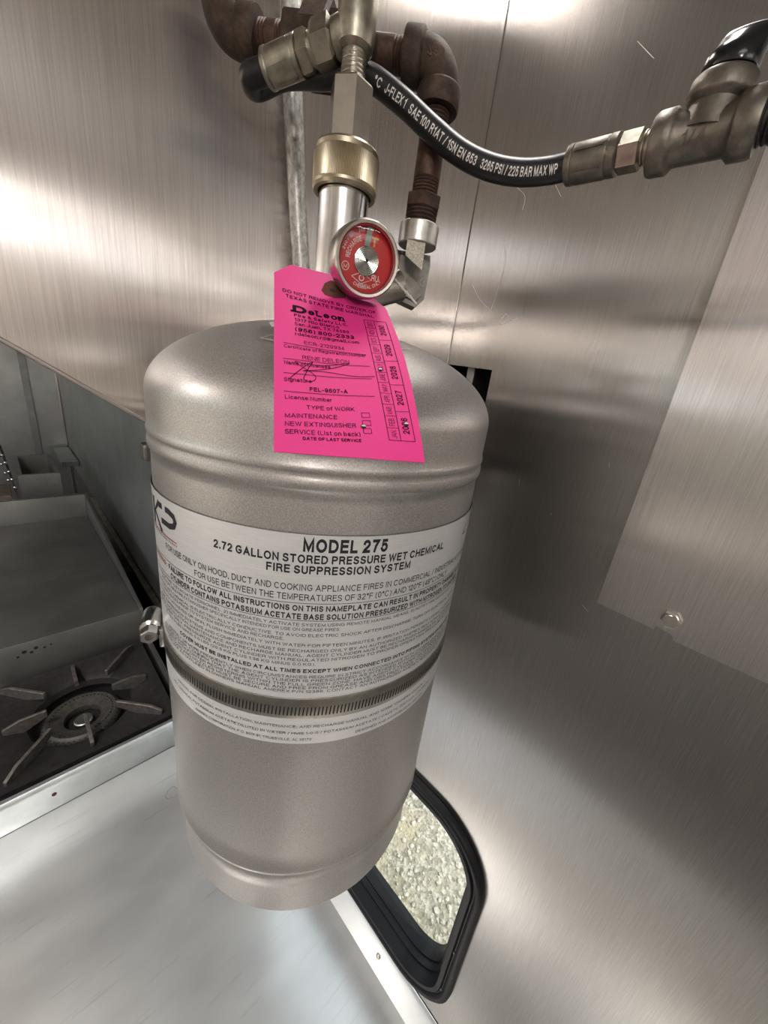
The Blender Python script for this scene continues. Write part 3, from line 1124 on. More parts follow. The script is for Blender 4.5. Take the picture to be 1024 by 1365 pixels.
# ------------------------------------------------------------------ open-topped bin behind the griddle
t = thing('fryer_bin', 'open topped square steel bin standing behind the griddle guard', 'bin', (0.12, 3.5, -1.2))
bm = bmesh.new()
bx0, bx1, by0, by1, bzt, bzb = 0.012, 0.224, 3.31, 3.90, -0.885, ZF + 0.002
wt = 0.022
ol = [(bx0, by0), (bx1, by0), (bx1, by1), (bx0, by1)]
il = [(bx0 + wt, by0 + wt), (bx1 - wt, by0 + wt), (bx1 - wt, by1 - wt), (bx0 + wt, by1 - wt)]
slab(bm, [ol, il], (0, 0, bzb), (1, 0, 0), (0, 1, 0), bzt - bzb)
link('shell', bm, 'griddle_steel', t, smooth=0)
bm = bmesh.new()
ilo = [(p[0], p[1]) for p in il]
slab(bm, [ilo], (0, 0, bzt - 0.20), (1, 0, 0), (0, 1, 0), 0.004)
link('pan', bm, 'back_steel', t, smooth=0)
bm = bmesh.new()
lathe(bm, [(0.0, 0), (0.014, 0.0), (0.014, 0.004), (0, 0.004)], (0.2, 3.308, -0.95), (0, -1, 0), 12)
link('rim_stud', bm, 'dull_steel', t)

bm = bmesh.new()
box(bm, (0.33, 4.55, -1.16), (0.46, 5.20, -1.11), 0.003)
tag(link('steel_ledge', bm, 'dull_steel', smooth=0), 'small steel ledge in the far corner behind the open bin', 'ledge')
t = thing('wire_rack', 'rack end with bright round knobs at the left picture edge', 'rack', (-0.05, 3.4, -0.95))
bm = bmesh.new()
box(bm, (-0.40, 3.32, -1.06), (-0.035, 3.60, -1.02), 0.003)
link('shelf', bm, plain('wood_shelf', (0.16, 0.12, 0.09), 0.6, 0, 0.3, 20), t, smooth=0)
bm = bmesh.new()
obox(bm, (-0.005, 3.34, -1.06), (-0.045, 3.85, -0.80), 0.012, 0.012)
link('rod', bm, 'dull_steel', t, smooth=0)
for i, (x, y, z) in enumerate(((-0.012, 3.38, -0.985), (-0.018, 3.44, -0.945), (-0.036, 3.47, -0.955), (-0.026, 3.52, -0.91), (-0.044, 3.55, -0.925), (-0.034, 3.62, -0.87), (-0.054, 3.64, -0.885), (-0.044, 3.72, -0.84), (-0.062, 3.74, -0.85))):
    bm = bmesh.new()
    bmesh.ops.create_uvsphere(bm, u_segments=14, v_segments=10, radius=0.0115, matrix=Matrix.Translation((x, y, z)))
    link('knob', bm, 'chrome', t)

# ------------------------------------------------------------------ the tank
R = 0.115
TC = V((0.17153, 0.22929, 0.0))
AXA = math.atan2(-TC.x, -TC.y)         # azimuth from the tank axis to the camera side


def tp(theta_deg, z, off=0.0, r=R):
    """point on the tank wall; theta 0 faces the camera side, positive to the viewer's right"""
    a = AXA - math.radians(theta_deg)
    return V((TC.x + math.sin(a) * (r + off), TC.y + math.cos(a) * (r + off), z))


tank = thing('fire_suppression_tank', 'grey metallic fire suppression cylinder with silver nameplate hanging in front of the hood', 'tank', (TC.x, TC.y, -0.405))
prof = []
HD, PW, Z0 = 0.0525, 2.0, -0.0225
for i in range(0, 33):
    t_ = i / 32 * PI / 2
    r_ = R * math.sin(t_) ** (2 / PW)
    z_ = Z0 + HD * math.cos(t_) ** (2 / PW)
    if r_ > 0.022:
        prof.append((r_, z_))
prof = [(0.020, prof[0][1] + 0.001)] + prof
prof += [(R, -0.034), (R, -0.0400), (R + 0.0005, -0.0416), (R + 0.0008, -0.0432), (R + 0.0005, -0.0448), (R + 0.0001, -0.0460), (R + 0.0005, -0.0478), (R + 0.0008, -0.0495), (R + 0.0008, -0.0520), (R + 0.0002, -0.0538), (R - 0.0008, -0.0550), (R - 0.0008, -0.060)]
prof += [(R - 0.0006, -0.07), (R - 0.0002, -0.10), (R - 0.0002, -0.33), (R - 0.0004, -0.346), (R + 0.0006, -0.3485), (R + 0.0006, -0.3515), (R - 0.001, -0.3535), (R - 0.0025, -0.356), (R - 0.006, -0.362), (R - 0.03, -0.372), (0.0, -0.378)]
bm = bmesh.new()
lathe(bm, prof, TC, (0, 0, 1), 128)
link('shell', bm, 'tank', tank, smooth=50)
bm = bmesh.new()
lathe(bm, [(R - 0.0035, -0.354), (R - 0.0022, -0.357), (R - 0.0022, -0.368), (R - 0.0032, -0.371), (R - 0.0036, -0.378), (R - 0.0036, -0.4060), (R - 0.0046, -0.4064), (R - 0.0052, -0.4060), (R - 0.0052, -0.362)], TC, (0, 0, 1), 128, cap=False)
link('foot_ring', bm, 'tank', tank, smooth=40)

# nameplate
LZ0, LZ1, LT0, LT1 = -0.2180, -0.0762, -80, 78
plate_bm = bmesh.new()
K = 96
cr = 0.010
cols = []
for i in range(K + 1):
    th = LT0 + (LT1 - LT0) * i / K
    s = min(th - LT0, LT1 - th) * PI / 180 * R
    cut = 0.0 if s >= cr else cr - math.sqrt(max(0, cr * cr - (cr - s) ** 2))
    cols.append([plate_bm.verts.new(tp(th, z, 0.0003)) for z in (LZ0 + cut, LZ0 * 0.66 + LZ1 * 0.34, LZ0 * 0.33 + LZ1 * 0.67, LZ1 - cut)])
for A, B in zip(cols, cols[1:]):
    for k in range(3):
        plate_bm.faces.new((A[k], B[k], B[k + 1], A[k + 1]))
plate = link('nameplate', plate_bm, 'label', tank, smooth=60)
D2 = PI / 180 * R


def lab(x, y):
    return tp(x, y, 0.0005)


ink = bmesh.new()


def row(bm, body, th0, th1, zc, cap, bold=0.0):
    text_bm(bm, body, lab, th0, th1, zc - cap / 2, cap, bold)


row(ink, 'MODEL 275', -3.8, 18.2, -0.0818, 0.0076, 0.036)
row(ink, '2.72 GALLON STORED PRESSURE WET CHEMICAL', -27.6, 40.2, -0.0896, 0.0048, 0.030)
row(ink, 'FIRE SUPPRESSION SYSTEM', -12.8, 26.6, -0.0958, 0.0048, 0.030)
row(ink, 'FOR USE ONLY ON HOOD, DUCT AND COOKING APPLIANCE FIRES IN COMMERCIAL / INDUSTRIAL KITCHENS', -49.5, 62, -0.1062, 0.0038, 0.008)
row(ink, 'FOR USE BETWEEN THE TEMPERATURES OF 32\u00b0F (0\u00b0C) AND 120\u00b0F (49\u00b0C) ONLY', -35, 46, -0.1121, 0.0038, 0.008)
row(ink, 'FAILURE TO FOLLOW ALL INSTRUCTIONS ON THIS NAMEPLATE CAN RESULT IN PROPERTY DAMAGE, INJURY', -48.5, 62, -0.1189, 0.0036, 0.030)
row(ink, 'CYLINDER CONTAINS POTASSIUM ACETATE BASE SOLUTION PRESSURIZED WITH NITROGEN TO 240 PSIG', -47.5, 58, -0.1241, 0.0036, 0.030)
small = [
    ('IN CASE OF FIRE: 1) EVACUATE PERSONNEL. 2) IMMEDIATELY ACTIVATE SYSTEM USING REMOTE MANUAL MEANS. 3) NOTIFY FIRE DEPARTMENT. STAND BY', -60, 62, -0.1293),
    ('WITH PORTABLE FIRE EXTINGUISHER SPECIFICALLY INTENDED FOR USE ON GREASE FIRES.', -56, 7.5, -0.1324),
    ('CAUTION: WET CHEMICAL IS ELECTRICALLY CONDUCTIVE. TO AVOID ELECTRIC SHOCK AFTER DISCHARGE, TURN OFF ELECTRICAL POWER', -60, 58, -0.1362),
    ('TO APPLIANCES PRIOR TO SYSTEM SERVICE AND RECHARGE.', -57, -7.5, -0.1392),
    ('IF CONTACT WITH EYES OR SKIN, FLUSH IMMEDIATELY WITH WATER FOR FIFTEEN MINUTES. IF IRRITATION PERSISTS CONSULT A PHYSICIAN', -60, 60, -0.1429),
    ('FIRE SUPPRESSION SYSTEMS AND COMPONENTS MUST BE RECHARGED ONLY BY AN AUTHORIZED AMEREX RESTAURANT DISTRIBUTOR', -58, 61, -0.1467),
    ('DESIGN, INSTALLATION, MAINTENANCE AND RECHARGE MANUAL. AGENT CYLINDER MUST BE RECHARGED IMMEDIATELY AFTER ANY USE', -60, 62, -0.1498),
    ('WITH AGENT ONLY. PRESSURIZE AGENT CYLINDER WITH REGULATED NITROGEN TO PROPER OPERATING PRESSURE OF 240 PSI', -60, 60, -0.1529),
    ('PLUS 0.0 LBS MINUS 0.0 LBS (20.5 KG PLUS 1.36 KG MINUS 0.0 KG).', -54, 1.5, -0.1560),
    ('MONTHLY OR MORE FREQUENTLY WHEN CIRCUMSTANCES REQUIRE IN STRICT ACCORDANCE WITH OWNERS MANUAL, REMOVE', -52, 60, -0.1651),
    ('NOZZLE COVER. CONFIRM THAT THE AGENT CYLINDER IS PRESSURIZED AS INTENDED WITH POINTER REGISTERING', -56, 56, -0.1678),
    ('EQUIPMENT WITH POINTER REGISTERING WITHIN THE FULL GREEN ZONE. HAVE AGENT CYLINDER OR NOZZLES SERVICED', -58, 60, -0.1705),
    ('CONNECTIONS AND NOZZLES MUST BE SECURE AND FREE FROM GREASE AND OBSTRUCTIONS. NOZZLE CAPS MUST BE', -58, 60, -0.1732),
    ('IN PLACE AS OUTLINED IN OWNERS MANUAL AMEREX P/N 12386. CONTACT AN AUTHORIZED AMEREX RESTAURANT', -54, 52, -0.1759),
    ('EVERY SIX MONTHS OR MORE FREQUENTLY WHEN CIRCUMSTANCES REQUIRE IN STRICT ACCORDANCE WITH', -46, 50, -0.1822),
    ('RECHARGE MANUAL AND ONLY BY AN AUTHORIZED AMEREX RESTAURANT SYSTEMS DISTRIBUTOR', -50, 42, -0.1849),
    ('MANUAL FOR DESIGN, INSTALLATION, MAINTENANCE, AND RECHARGE MANUAL AND 12386 "OWNERS MANUAL"', -48, 46, -0.2035),
    ('WET CHEMICAL POTASSIUM ACETATE DILUTED IN WATER / HMIS 1-0-0 / POTASSIUM ACETATE / CAUSTIC IRRITANT, CONTENTS', -52, 50, -0.2089),
    ('AMEREX CORPORATION, P.O. BOX 81, TRUSSVILLE, AL 35173', -38, 2, -0.2141),
    ('DESIGNED AND ASSEMBLED IN THE USA', 16, 46, -0.2141),
]
for body, a, b, z in small:
    row(ink, body, a, b, z, 0.0020, 0.006)
row(ink, 'COVER MUST BE INSTALLED AT ALL TIMES EXCEPT WHEN CONNECTED INTO PIPING SYSTEM OR SERVICED', -44, 60, -0.1608, 0.0027, 0.032)
for z in (-0.1158, -0.1267):
    ribbon(ink, dense((-62, z), (66, z), 60), 0.0003, lab)
# emblem: bar, K and P drawn as thick strokes
def stroke(bm, pts, w):
    ribbon(bm, [(x, y) for x, y in pts], w, lambda x, y: tp(x / (R * PI / 180), y, 0.0005))


q = R * PI / 180
def kp(th, z):
    return (th * q, z)


for pts, w in (([kp(-63.8, -0.083), kp(-63.8, -0.0985)], 0.0022),
               ([kp(-59.4, -0.0815), kp(-59.4, -0.0985)], 0.0040),
               ([kp(-53.0, -0.0815), kp(-57.8, -0.0893), kp(-51.8, -0.0995)], 0.0034),
               ([kp(-53.2, -0.0830), kp(-46, -0.0830), kp(-43.4, -0.0844), kp(-42.6, -0.0873), kp(-43.4, -0.0902), kp(-46, -0.0917), kp(-51.5, -0.0917)], 0.0036)):
    stroke(ink, pts, w)
row(ink, 'FIRE PROTECTION', -62, -42.5, -0.1016, 0.0012, 0.01)
flat_link('lettering', ink, 'ink', plate)
red = bmesh.new()
row(red, 'WARNING:', -63, -50, -0.1189, 0.0032, 0.015)
ribbon(red, dense((-64, -0.0998), (-42.5, -0.0998), 20), 0.0006, lab)
flat_link('red_lettering', red, 'red_ink', plate)
# small hazard sticker at the right edge of the plate
bm = bmesh.new()
for a, b in (((54.8, -0.0895), (66.0, -0.0895)),):
    vs = [bm.verts.new(tp(th, z, 0.0006)) for th, z in ((54.2, -0.0900), (58, -0.0900), (62, -0.0900), (66.5, -0.0900), (60.4, -0.0790))]
    bm.faces.new(vs)
haz = link('hazard_sticker', bm, 'white_ink', tank, smooth=0)
bm = bmesh.new()
for pts in ([(54.2, -0.0900), (60.3, -0.0790), (66.5, -0.0900), (54.2, -0.0900)],):
    d = []
    for p, r_ in zip(pts, pts[1:]):
        d += dense(p, r_, 6)
    ribbon(bm, [(x * q, y) for x, y in d], 0.0007, lambda x, y: tp(x / q, y, 0.0008))
row_fn = lambda x, y: tp(x, y, 0.0008)
text_bm(bm, '!', row_fn, 59.4, 60.6, -0.0885, 0.0055, 0.02)
flat_link('hazard_mark', bm, 'ink', haz)

# square sticker lying around the neck, only its white rim shows
def on_dome(x, y):
    r_ = math.hypot(x - TC.x, y - TC.y)
    return V((x, y, Z0 + HD * math.sqrt(max(0.0, 1 - (r_ / R) ** 2)) + 0.0006))


bm = bmesh.new()
ribbon(bm, dense((0.0946, 0.1852), (0.1159, 0.1812), 6) + dense((0.1159, 0.1812), (0.1510, 0.1690), 8)[1:] + dense((0.1510, 0.1690), (0.1700, 0.1546), 6)[1:], 0.0007, on_dome)
ribbon(bm, dense((0.0946, 0.1852), (0.0981, 0.1777), 3) + dense((0.0981, 0.1777), (0.1591, 0.1531), 14)[1:] + dense((0.1591, 0.1531), (0.1700, 0.1546), 3)[1:], 0.0007, on_dome)
link('neck_sticker_rim', bm, 'white_plastic', tank, smooth=0)
bm = bmesh.new()
obox(bm, (0.1075, 0.1990, 0.0190), (0.1175, 0.1955, 0.0230), 0.004, 0.0010, up=(-0.5, -0.6, 0.6))
link('neck_label_tab', bm, 'white_plastic', tank, smooth=0)

# ------------------------------------------------------------------ clamp band
band = thing('hose_clamp_band', 'slotted steel band clamp strapped round the tank over its nameplate', 'clamp', (TC.x, TC.y, -0.188))
bm = bmesh.new()
zb, zt_ = -0.1968, -0.1812
lathe(bm, [(R + 0.0006, zb), (R + 0.0011, zb), (R + 0.0013, zb + 0.0007), (R + 0.0013, zt_ - 0.0007), (R + 0.0011, zt_), (R + 0.0006, zt_)], TC, (0, 0, 1), 128, cap=False)
link('strap', bm, brushed('strap_steel', (0.46, 0.435, 0.39), 0.3, 0.4, (200, 200, 200)), band, smooth=40)
bm = bmesh.new()
zc_ = -0.1903
for k in range(-58, 62):
    th = k * 1.12
    if -22 < th < -11 and k % 2:
        pass
    a0 = tp(th - 0.20, zc_ - 0.0034, 0.00142)
    pts = [tp(th + dx, zc_ + dz, 0.00145) for dx, dz in ((-0.10, -0.0034), (0.22, -0.0034), (0.42, 0.0030), (0.24, 0.0036), (0.08, 0.0030), (-0.20, -0.0028))]
    bm.faces.new([bm.verts.new(p) for p in pts])
o = link('slots', bm, 'dark', band, smooth=0)
o['kind'] = 'stuff'
bm = bmesh.new()
cpos = tp(-70, -0.1835, 0.0075)
tdir = (tp(-76, 0) - tp(-68, 0)).normalized()
ndir = (tp(-72, 0) - V((TC.x, TC.y, 0))).normalized()
lathe(bm, [(0.0045, -0.011), (0.0066, -0.0095), (0.0071, -0.005), (0.0071, 0.006), (0.0062, 0.009), (0.0045, 0.010)], cpos, tdir, 20)
obox(bm, tp(-62, -0.1890, 0.002), tp(-84, -0.1890, 0.004), 0.004, 0.015, up=(0, 0, 1), bev=0.001)
link('worm_housing', bm, 'chrome', band)
bm = bmesh.new()
hexnut(bm, cpos - tdir * 0.020, tdir, 0.0058, 0.008)
lathe(bm, [(0.0026, -0.010), (0.0026, -0.020)], cpos, tdir, 12)
link('clamp_screw', bm, 'chrome', band)

# bracket on the hood end panel that carries the tank
br = thing('tank_bracket', 'dark steel mounting bracket between tank and hood, mostly hidden behind the tank', 'bracket', (TC.x, HY, -0.1))
bm = bmesh.new()
box(bm, (TC.x - 0.05, TC.y + R + 0.0016, -0.30), (TC.x + 0.05, TC.y + R + 0.006, -0.12), 0.0006)
box(bm, (TC.x - 0.05, TC.y + R + 0.002, -0.13), (TC.x + 0.05, HY - 0.0008, -0.1215), 0.0006)
link('bracket_plate', bm, 'dull_steel', br, smooth=0)
bm = bmesh.new()
box(bm, (0.0755, 0.338, -0.086), (0.0815, 0.3518, -0.072), 0.002)
link('bracket_tab', bm, 'grey_fitting', br, smooth=0)

# ------------------------------------------------------------------ valve on the tank neck
val = thing('discharge_valve', 'chrome discharge valve with knurled brass collar standing on the tank neck', 'valve', (TC.x, TC.y, 0.03))
bm = bmesh.new()
lathe(bm, [(0.021, 0.0280), (0.021, 0.036), (0.0185, 0.038), (0.0185, 0.052), (0.0155, 0.054), (0.0155, 0.112), (0.014, 0.113)], TC, (0, 0, 1), 48)
link('barrel', bm, 'chrome', val)
bm = bmesh.new()
NK = 110
prof = [(0.0165, 0.1035), (0.0190, 0.1035), (0.0197, 0.1050), (0.0197, 0.1065), (0.0193, 0.1068), (0.0197, 0.1072), (0.0197, 0.1212), (0.0193, 0.1216), (0.0193, 0.1240), (0.0186, 0.1252), (0.0135, 0.1254)]
lathe(bm, prof, TC, (0, 0, 1), NK * 2, cap=False)
bm.verts.ensure_lookup_table()
for ring in (5, 6):            # fine knurl: every other vertex of the grip sits lower
    for i in range(0, NK * 2, 2):
        q_ = bm.verts[ring * NK * 2 + i]
        d_ = V((q_.co.x - TC.x, q_.co.y - TC.y, 0)).normalized()
        q_.co -= d_ * 0.00055
link('knurled_collar', bm, 'gold_zinc', val, smooth=24)
bm = bmesh.new()
lathe(bm, [(0.0118, 0.1245), (0.0126, 0.1260), (0.0126, 0.1545), (0.0112, 0.1560)], TC, (0, 0, 1), 6, phase=math.radians(63))
link('hex_adapter', bm, 'nickel', val, smooth=20)
bm = bmesh.new()
lathe(bm, [(0.0062, 0.1550)] + threads(0.0070, 0.1560, 0.1700, 0.0019, 0.0010) + [(0.0062, 0.171)], TC, (0, 0, 1), 28)
link('threaded_stub', bm, 'nickel', val)
# branch fitting: body turns left into swivel nuts
FB = TC + V((0, 0, 0.1785))
FD = V((-0.454, 0.865, -0.213)).normalized()
bm = bmesh.new()
lathe(bm, [(0.0075, 0.1690), (0.0098, 0.1710), (0.0108, 0.176), (0.0108, 0.196), (0.0098, 0.199), (0.0085, 0.200), (0.0085, 0.215)], TC, (0, 0, 1), 28)
lathe(bm, [(0.0080, 0.0), (0.0092, 0.006), (0.0088, 0.012), (0.0070, 0.0135), (0.0070, 0.0180)], FB, FD, 24)
link('branch_fitting', bm, 'dirty_zinc', val)

# ------------------------------------------------------------------ actuation hose
hose = thing('hydraulic_hose', 'black rubber hydraulic hose with white lettering curving from the valve to the tee', 'hose', tuple(FB))
bm = bmesh.new()
lathe(bm, [(0.0085, 0.0125), (0.0112, 0.0140), (0.0112, 0.0235), (0.0100, 0.0255)], FB, FD, 6, phase=0.4)
lathe(bm, [(0.0078, 0.025), (0.0078, 0.028)], FB, FD, 24)
lathe(bm, [(0.0092, 0.0275), (0.0100, 0.0285), (0.0100, 0.0340), (0.0090, 0.0350)], FB, FD, 6, phase=0.1)
link('swivel_nut', bm, 'dirty_zinc', hose, smooth=25)
bm = bmesh.new()
lathe(bm, [(0.0080, 0.0345), (0.0094, 0.0352), (0.0094, 0.0375), (0.0090, 0.0380), (0.0093, 0.0390), (0.0093, 0.0545), (0.0089, 0.0550), (0.0095, 0.0558), (0.0095, 0.0575), (0.0088, 0.0582), (0.0066, 0.0582)], FB, FD, 32)
for k in range(6):
    a = k * PI / 3
    uu, vv, aa = frame(FD)
    p = FB + (uu * math.cos(a) + vv * math.sin(a)) * 0.0092
    obox(bm, p + aa * 0.0400, p + aa * 0.0535, 0.0008, 0.0010, up=(uu * math.cos(a) + vv * math.sin(a)))
link('crimp_ferrule', bm, 'dirty_zinc', hose)
HR = 0.0067
fe = FB + FD * 0.0575
hp = [fe - FD * 0.004, fe + FD * 0.004]
# right-hand ferrule
FR0 = V((0.2523, 0.1282, 0.1277))
FR1 = V((0.2579, 0.0463, 0.1274))
RD = (FR1 - FR0).normalized()
HOSE_MID = [(0.1871, 0.2320, 0.1673), (0.1983, 0.2157, 0.1574), (0.2104, 0.1996, 0.1453), (0.2213, 0.1843, 0.1349), (0.2310, 0.1686, 0.1283), (0.2404, 0.1530, 0.1256), (0.2482, 0.1380, 0.1261)]
HOSE_IN = (0.1777, 0.2420, 0.1680)
back = [(0.1397, 0.2901, 0.1635), (0.1481, 0.2993, 0.1655), (0.1598, 0.2842, 0.1720), (0.1685, 0.2580, 0.1680), HOSE_IN]
hpts = spline(hp + [V(b) for b in back] + [V(p) for p in HOSE_MID] + [FR0 + RD * 0.002], 8)
bm = bmesh.new()
tube(bm, hpts, HR, 36)
link('rubber_tube', bm, 'black_rubber', hose, smooth=60)
# white lettering printed on the side facing the room
mid = spline([V(HOSE_IN)] + [V(p) for p in HOSE_MID] + [FR0], 24)
cum = [0.0]
for a, b in zip(mid, mid[1:]):
    cum.append(cum[-1] + (b - a).length)


def on_hose(s, h):
    s = max(0.0, min(cum[-1] - 1e-6, s))
    k = max(i for i in range(len(cum)) if cum[i] <= s)
    k = min(k, len(mid) - 2)
    f = (s - cum[k]) / (cum[k + 1] - cum[k])
    p = mid[k].lerp(mid[k + 1], f)
    d = (mid[min(k + 2, len(mid) - 1)] - mid[max(k - 1, 0)]).normalized()
    face = (V((0, 0, 0.02)) - p)
    face = (face - d * face.dot(d)).normalized()
    upv = face.cross(d)
    ang = h / HR
    return p + (face * math.cos(ang) + upv * math.sin(ang)) * (HR + 0.0003)


bm = bmesh.new()
Lh = cum[-1]
for body, a, b in (('\u00b0C', 0.13, 0.165), ('J-FLEX 1', 0.185, 0.285), ('SAE 100', 0.305, 0.405), ('R1AT / 1SN EN 853', 0.415, 0.645), ('3265 PSI / 225 BAR MAX WP', 0.665, 0.965)):
    text_bm(bm, body, on_hose, a * Lh, b * Lh, -0.0021, 0.0043, 0.022, step=0.2)
text_bm(bm, 'C', on_hose, 0.985 * Lh, 0.998 * Lh, -0.0021, 0.0043, 0.022, step=0.2)
flat_link('hose_lettering', bm, 'white_ink', hose)
RL = (FR1 - FR0).length
bm = bmesh.new()
lathe(bm, [(0.0068, 0.0), (0.0090, 0.0005), (0.0094, 0.0015), (0.0094, 0.0035), (0.0089, 0.0040), (0.0093, 0.0050), (0.0093, 0.0210), (0.0089, 0.0216), (0.0094, 0.0226), (0.0094, 0.0260), (0.0085, 0.0268), (0.0070, 0.027)], FR0, RD, 32)
for k in range(6):
    a = k * PI / 3 + 0.3
    uu, vv, aa = frame(RD)
    rad = uu * math.cos(a) + vv * math.sin(a)
    obox(bm, FR0 + rad * 0.0092 + aa * 0.006, FR0 + rad * 0.0092 + aa * 0.020, 0.0008, 0.0010, up=rad)
link('crimp_ferrule', bm, 'malleable', hose)
bm = bmesh.new()
lathe(bm, [(0.0078, 0.0265), (0.0088, 0.0275), (0.0088, 0.0365), (0.0078, 0.0375)], FR0, RD, 6, phase=0.55)
lathe(bm, [(0.0066, 0.037)] + threads(0.0074, 0.0375, 0.0475, 0.0018, 0.0006), FR0, RD, 24)
link('swivel_nut', bm, 'dirty_zinc', hose, smooth=25)

# ------------------------------------------------------------------ malleable tee
TE0 = FR0 + RD * 0.0412
tee = thing('pipe_tee', 'grey malleable iron pipe tee with quarter inch mark and black capped branch', 'pipe tee', tuple(TE0))
bm = bmesh.new()
lathe(bm, [(0.0070, 0.0), (0.0120, 0.0005), (0.0128, 0.0020), (0.0128, 0.0085), (0.0118, 0.0095), (0.0103, 0.0110), (0.0103, 0.0310), (0.0118, 0.0325), (0.0128, 0.0335), (0.0128, 0.0405), (0.0120, 0.0420), (0.0085, 0.0425)], TE0, RD, 40)
bj = TE0 + RD * 0.0212
BD = V((-0.04, -0.10, 0.98)).normalized()
lathe(bm, [(0.0120, 0.0), (0.0108, 0.006), (0.0103, 0.0100), (0.0112, 0.0108), (0.0126, 0.0118), (0.0128, 0.0130), (0.0128, 0.0180), (0.0118, 0.0194), (0.0080, 0.0196)], bj, BD, 40)
link('tee_body', bm, 'malleable', tee, smooth=45)
bm = bmesh.new()
face = (V((0, 0, 0)) - (TE0 + RD * 0.02))
face = (face - RD * face.dot(RD)).normalized()
upv = face.cross(RD)


def on_tee(s, h):
    ang = h / 0.0103
    return TE0 + RD * s + (face * math.cos(ang) + upv * math.sin(ang)) * 0.0106


text_bm(bm, '1/4', on_tee, 0.0145, 0.0235, -0.0022, 0.0055, 0.02, step=0.2)
flat_link('size_mark', bm, plain('cast_mark', (0.16, 0.14, 0.115), 0.5, 0.8), tee)
bm = bmesh.new()
lathe(bm, [(0.0082, 0.0190), (0.0080, 0.0225)], bj, BD, 24)
link('branch_nipple', bm, 'malleable', tee)
bm = bmesh.new()
lathe(bm, [(0.0084, 0.0), (0.0108, 0.0), (0.0110, 0.0006), (0.0108, 0.0050), (0.0100, 0.0085), (0.0102, 0.0115), (0.0096, 0.0140), (0.006, 0.0150), (0, 0.0152)], (0, 0, 0), (0, 0, 1), 32)
for vv in bm.verts:
    z = vv.co.z
    if z > 0.006:      # the pinched tip of the vinyl cap
        k = min(1.0, (z - 0.006) / 0.008)
        vv.co.y *= 1 - 0.62 * k
        vv.co.x *= 1 + 0.10 * k
        vv.co.x += 0.004 * k
cu, cv, ca = frame(BD, RD)
mt = Matrix((( cu.x, cv.x, ca.x, 0), (cu.y, cv.y, ca.y, 0), (cu.z, cv.z, ca.z, 0), (0, 0, 0, 1)))
bmesh.ops.transform(bm, matrix=Matrix.Translation(bj + BD * 0.0205) @ mt, verts=bm.verts[:])
link('vinyl_cap', bm, 'black_gloss', tee, smooth=60)
bm = bmesh.new()
lathe(bm, [(0.0085, 0.0415)] + threads(0.0090, 0.0420, 0.0480, 0.0016, 0.0006) + [(0.0086, 0.05), (0.0086, 0.16)], TE0, RD, 28)
link('black_nipple', bm, 'black_rubber', tee)

# ------------------------------------------------------------------ rusty discharge piping
pipe = thing('discharge_piping', 'rusty iron discharge pipe run with elbows and union behind the valve', 'piping', (0.21, 0.23, 0.1))


def elbow(name, corner, d_in, d_out, r, rb, rc, mat, lc=0.011, throat=0.013):
    """90 degree cast elbow: bent body and two banded collars. d_in points out of the first mouth, d_out out of the second"""
    c = V(corner)
    a, b = V(d_in).normalized(), V(d_out).normalized()
    bm = bmesh.new()
    pts = []
    ctr = c + (a + b) * throat
    for i in range(15):
        t_ = i / 14 * PI / 2
        pts.append(ctr - b * throat * math.cos(t_) - a * throat * math.sin(t_))
    tube(bm, pts, rb, 28)
    for dd in (a, b):
        lathe(bm, [(rb, throat - 0.001), (rc * 0.97, throat + 0.0002), (rc, throat + 0.0012), (rc, throat + lc - 0.001), (rc * 0.96, throat + lc), (r, throat + lc)], c, dd, 32)
        for k in range(0):
            pass
    return bm, c + a * (throat + lc), c + b * (throat + lc)


PR = 0.0086
# vertical leg axis, corner of the right elbow, corner of the left elbow
PV = V((0.2255, 0.2125, 0.0))
EC = V((0.2236, 0.2092, 0.1856))
EL = V((0.1368, 0.3240, 0.1945))
HDIR = (EL - EC).normalized()
bm, e_in, e_out = elbow('elbow', EC, HDIR, (-0.013, 0.01, -1), PR, 0.0112, 0.0135, 'rust')
cx_ = EC + (V((0, 0, 0.0)))
el_r = link('elbow', bm, 'rust', pipe, smooth=45)
bm = bmesh.new()
fdir = (V((0, 0, 0)) - EC)
nface = V((-0.68, -0.73, 0)).normalized()
ux = V((0.714, -0.70, 0)).normalized()


def on_elbow(s, h):
    return EC + (HDIR - V((0, 0, 1))) * 0.0045 + nface * (0.0113) + ux * s * 0.92 + V((0, 0, 1)) * h - ux * h * 0.5


text_bm(bm, 'JSP', on_elbow, -0.0065, 0.0055, 0.0, 0.0045, 0.02)
flat_link('cast_mark', bm, m_rust('cast_mark_rust', (0.05, 0.035, 0.027), (0.11, 0.07, 0.05), (0.19, 0.12, 0.08)), el_r)
bm = bmesh.new()
vb = V((0.2227, 0.2099, 0.1168))
vt = e_out
dv = (vb - vt).normalized()
Lv = (vb - vt).length
lathe(bm, [(PR - 0.0008, -0.004)] + threads(PR, -0.002, 0.012, 0.0018, 0.0009) + [(PR, 0.0125), (PR, Lv - 0.010)] + threads(PR, Lv - 0.009, Lv, 0.0018, 0.0008), vt, dv, 28)
link('down_pipe', bm, 'rust_pipe', pipe)
bm = bmesh.new()
hexnut(bm, vb - dv * 0.001, dv, 0.0122, 0.0085, phase=0.25)
lathe(bm, [(0.0100, 0.0070)] + threads(0.0106, 0.0075, 0.0165, 0.0019, 0.0010), vb, dv, 28)
link('reducer_bushing', bm, 'rust', pipe, smooth=30)
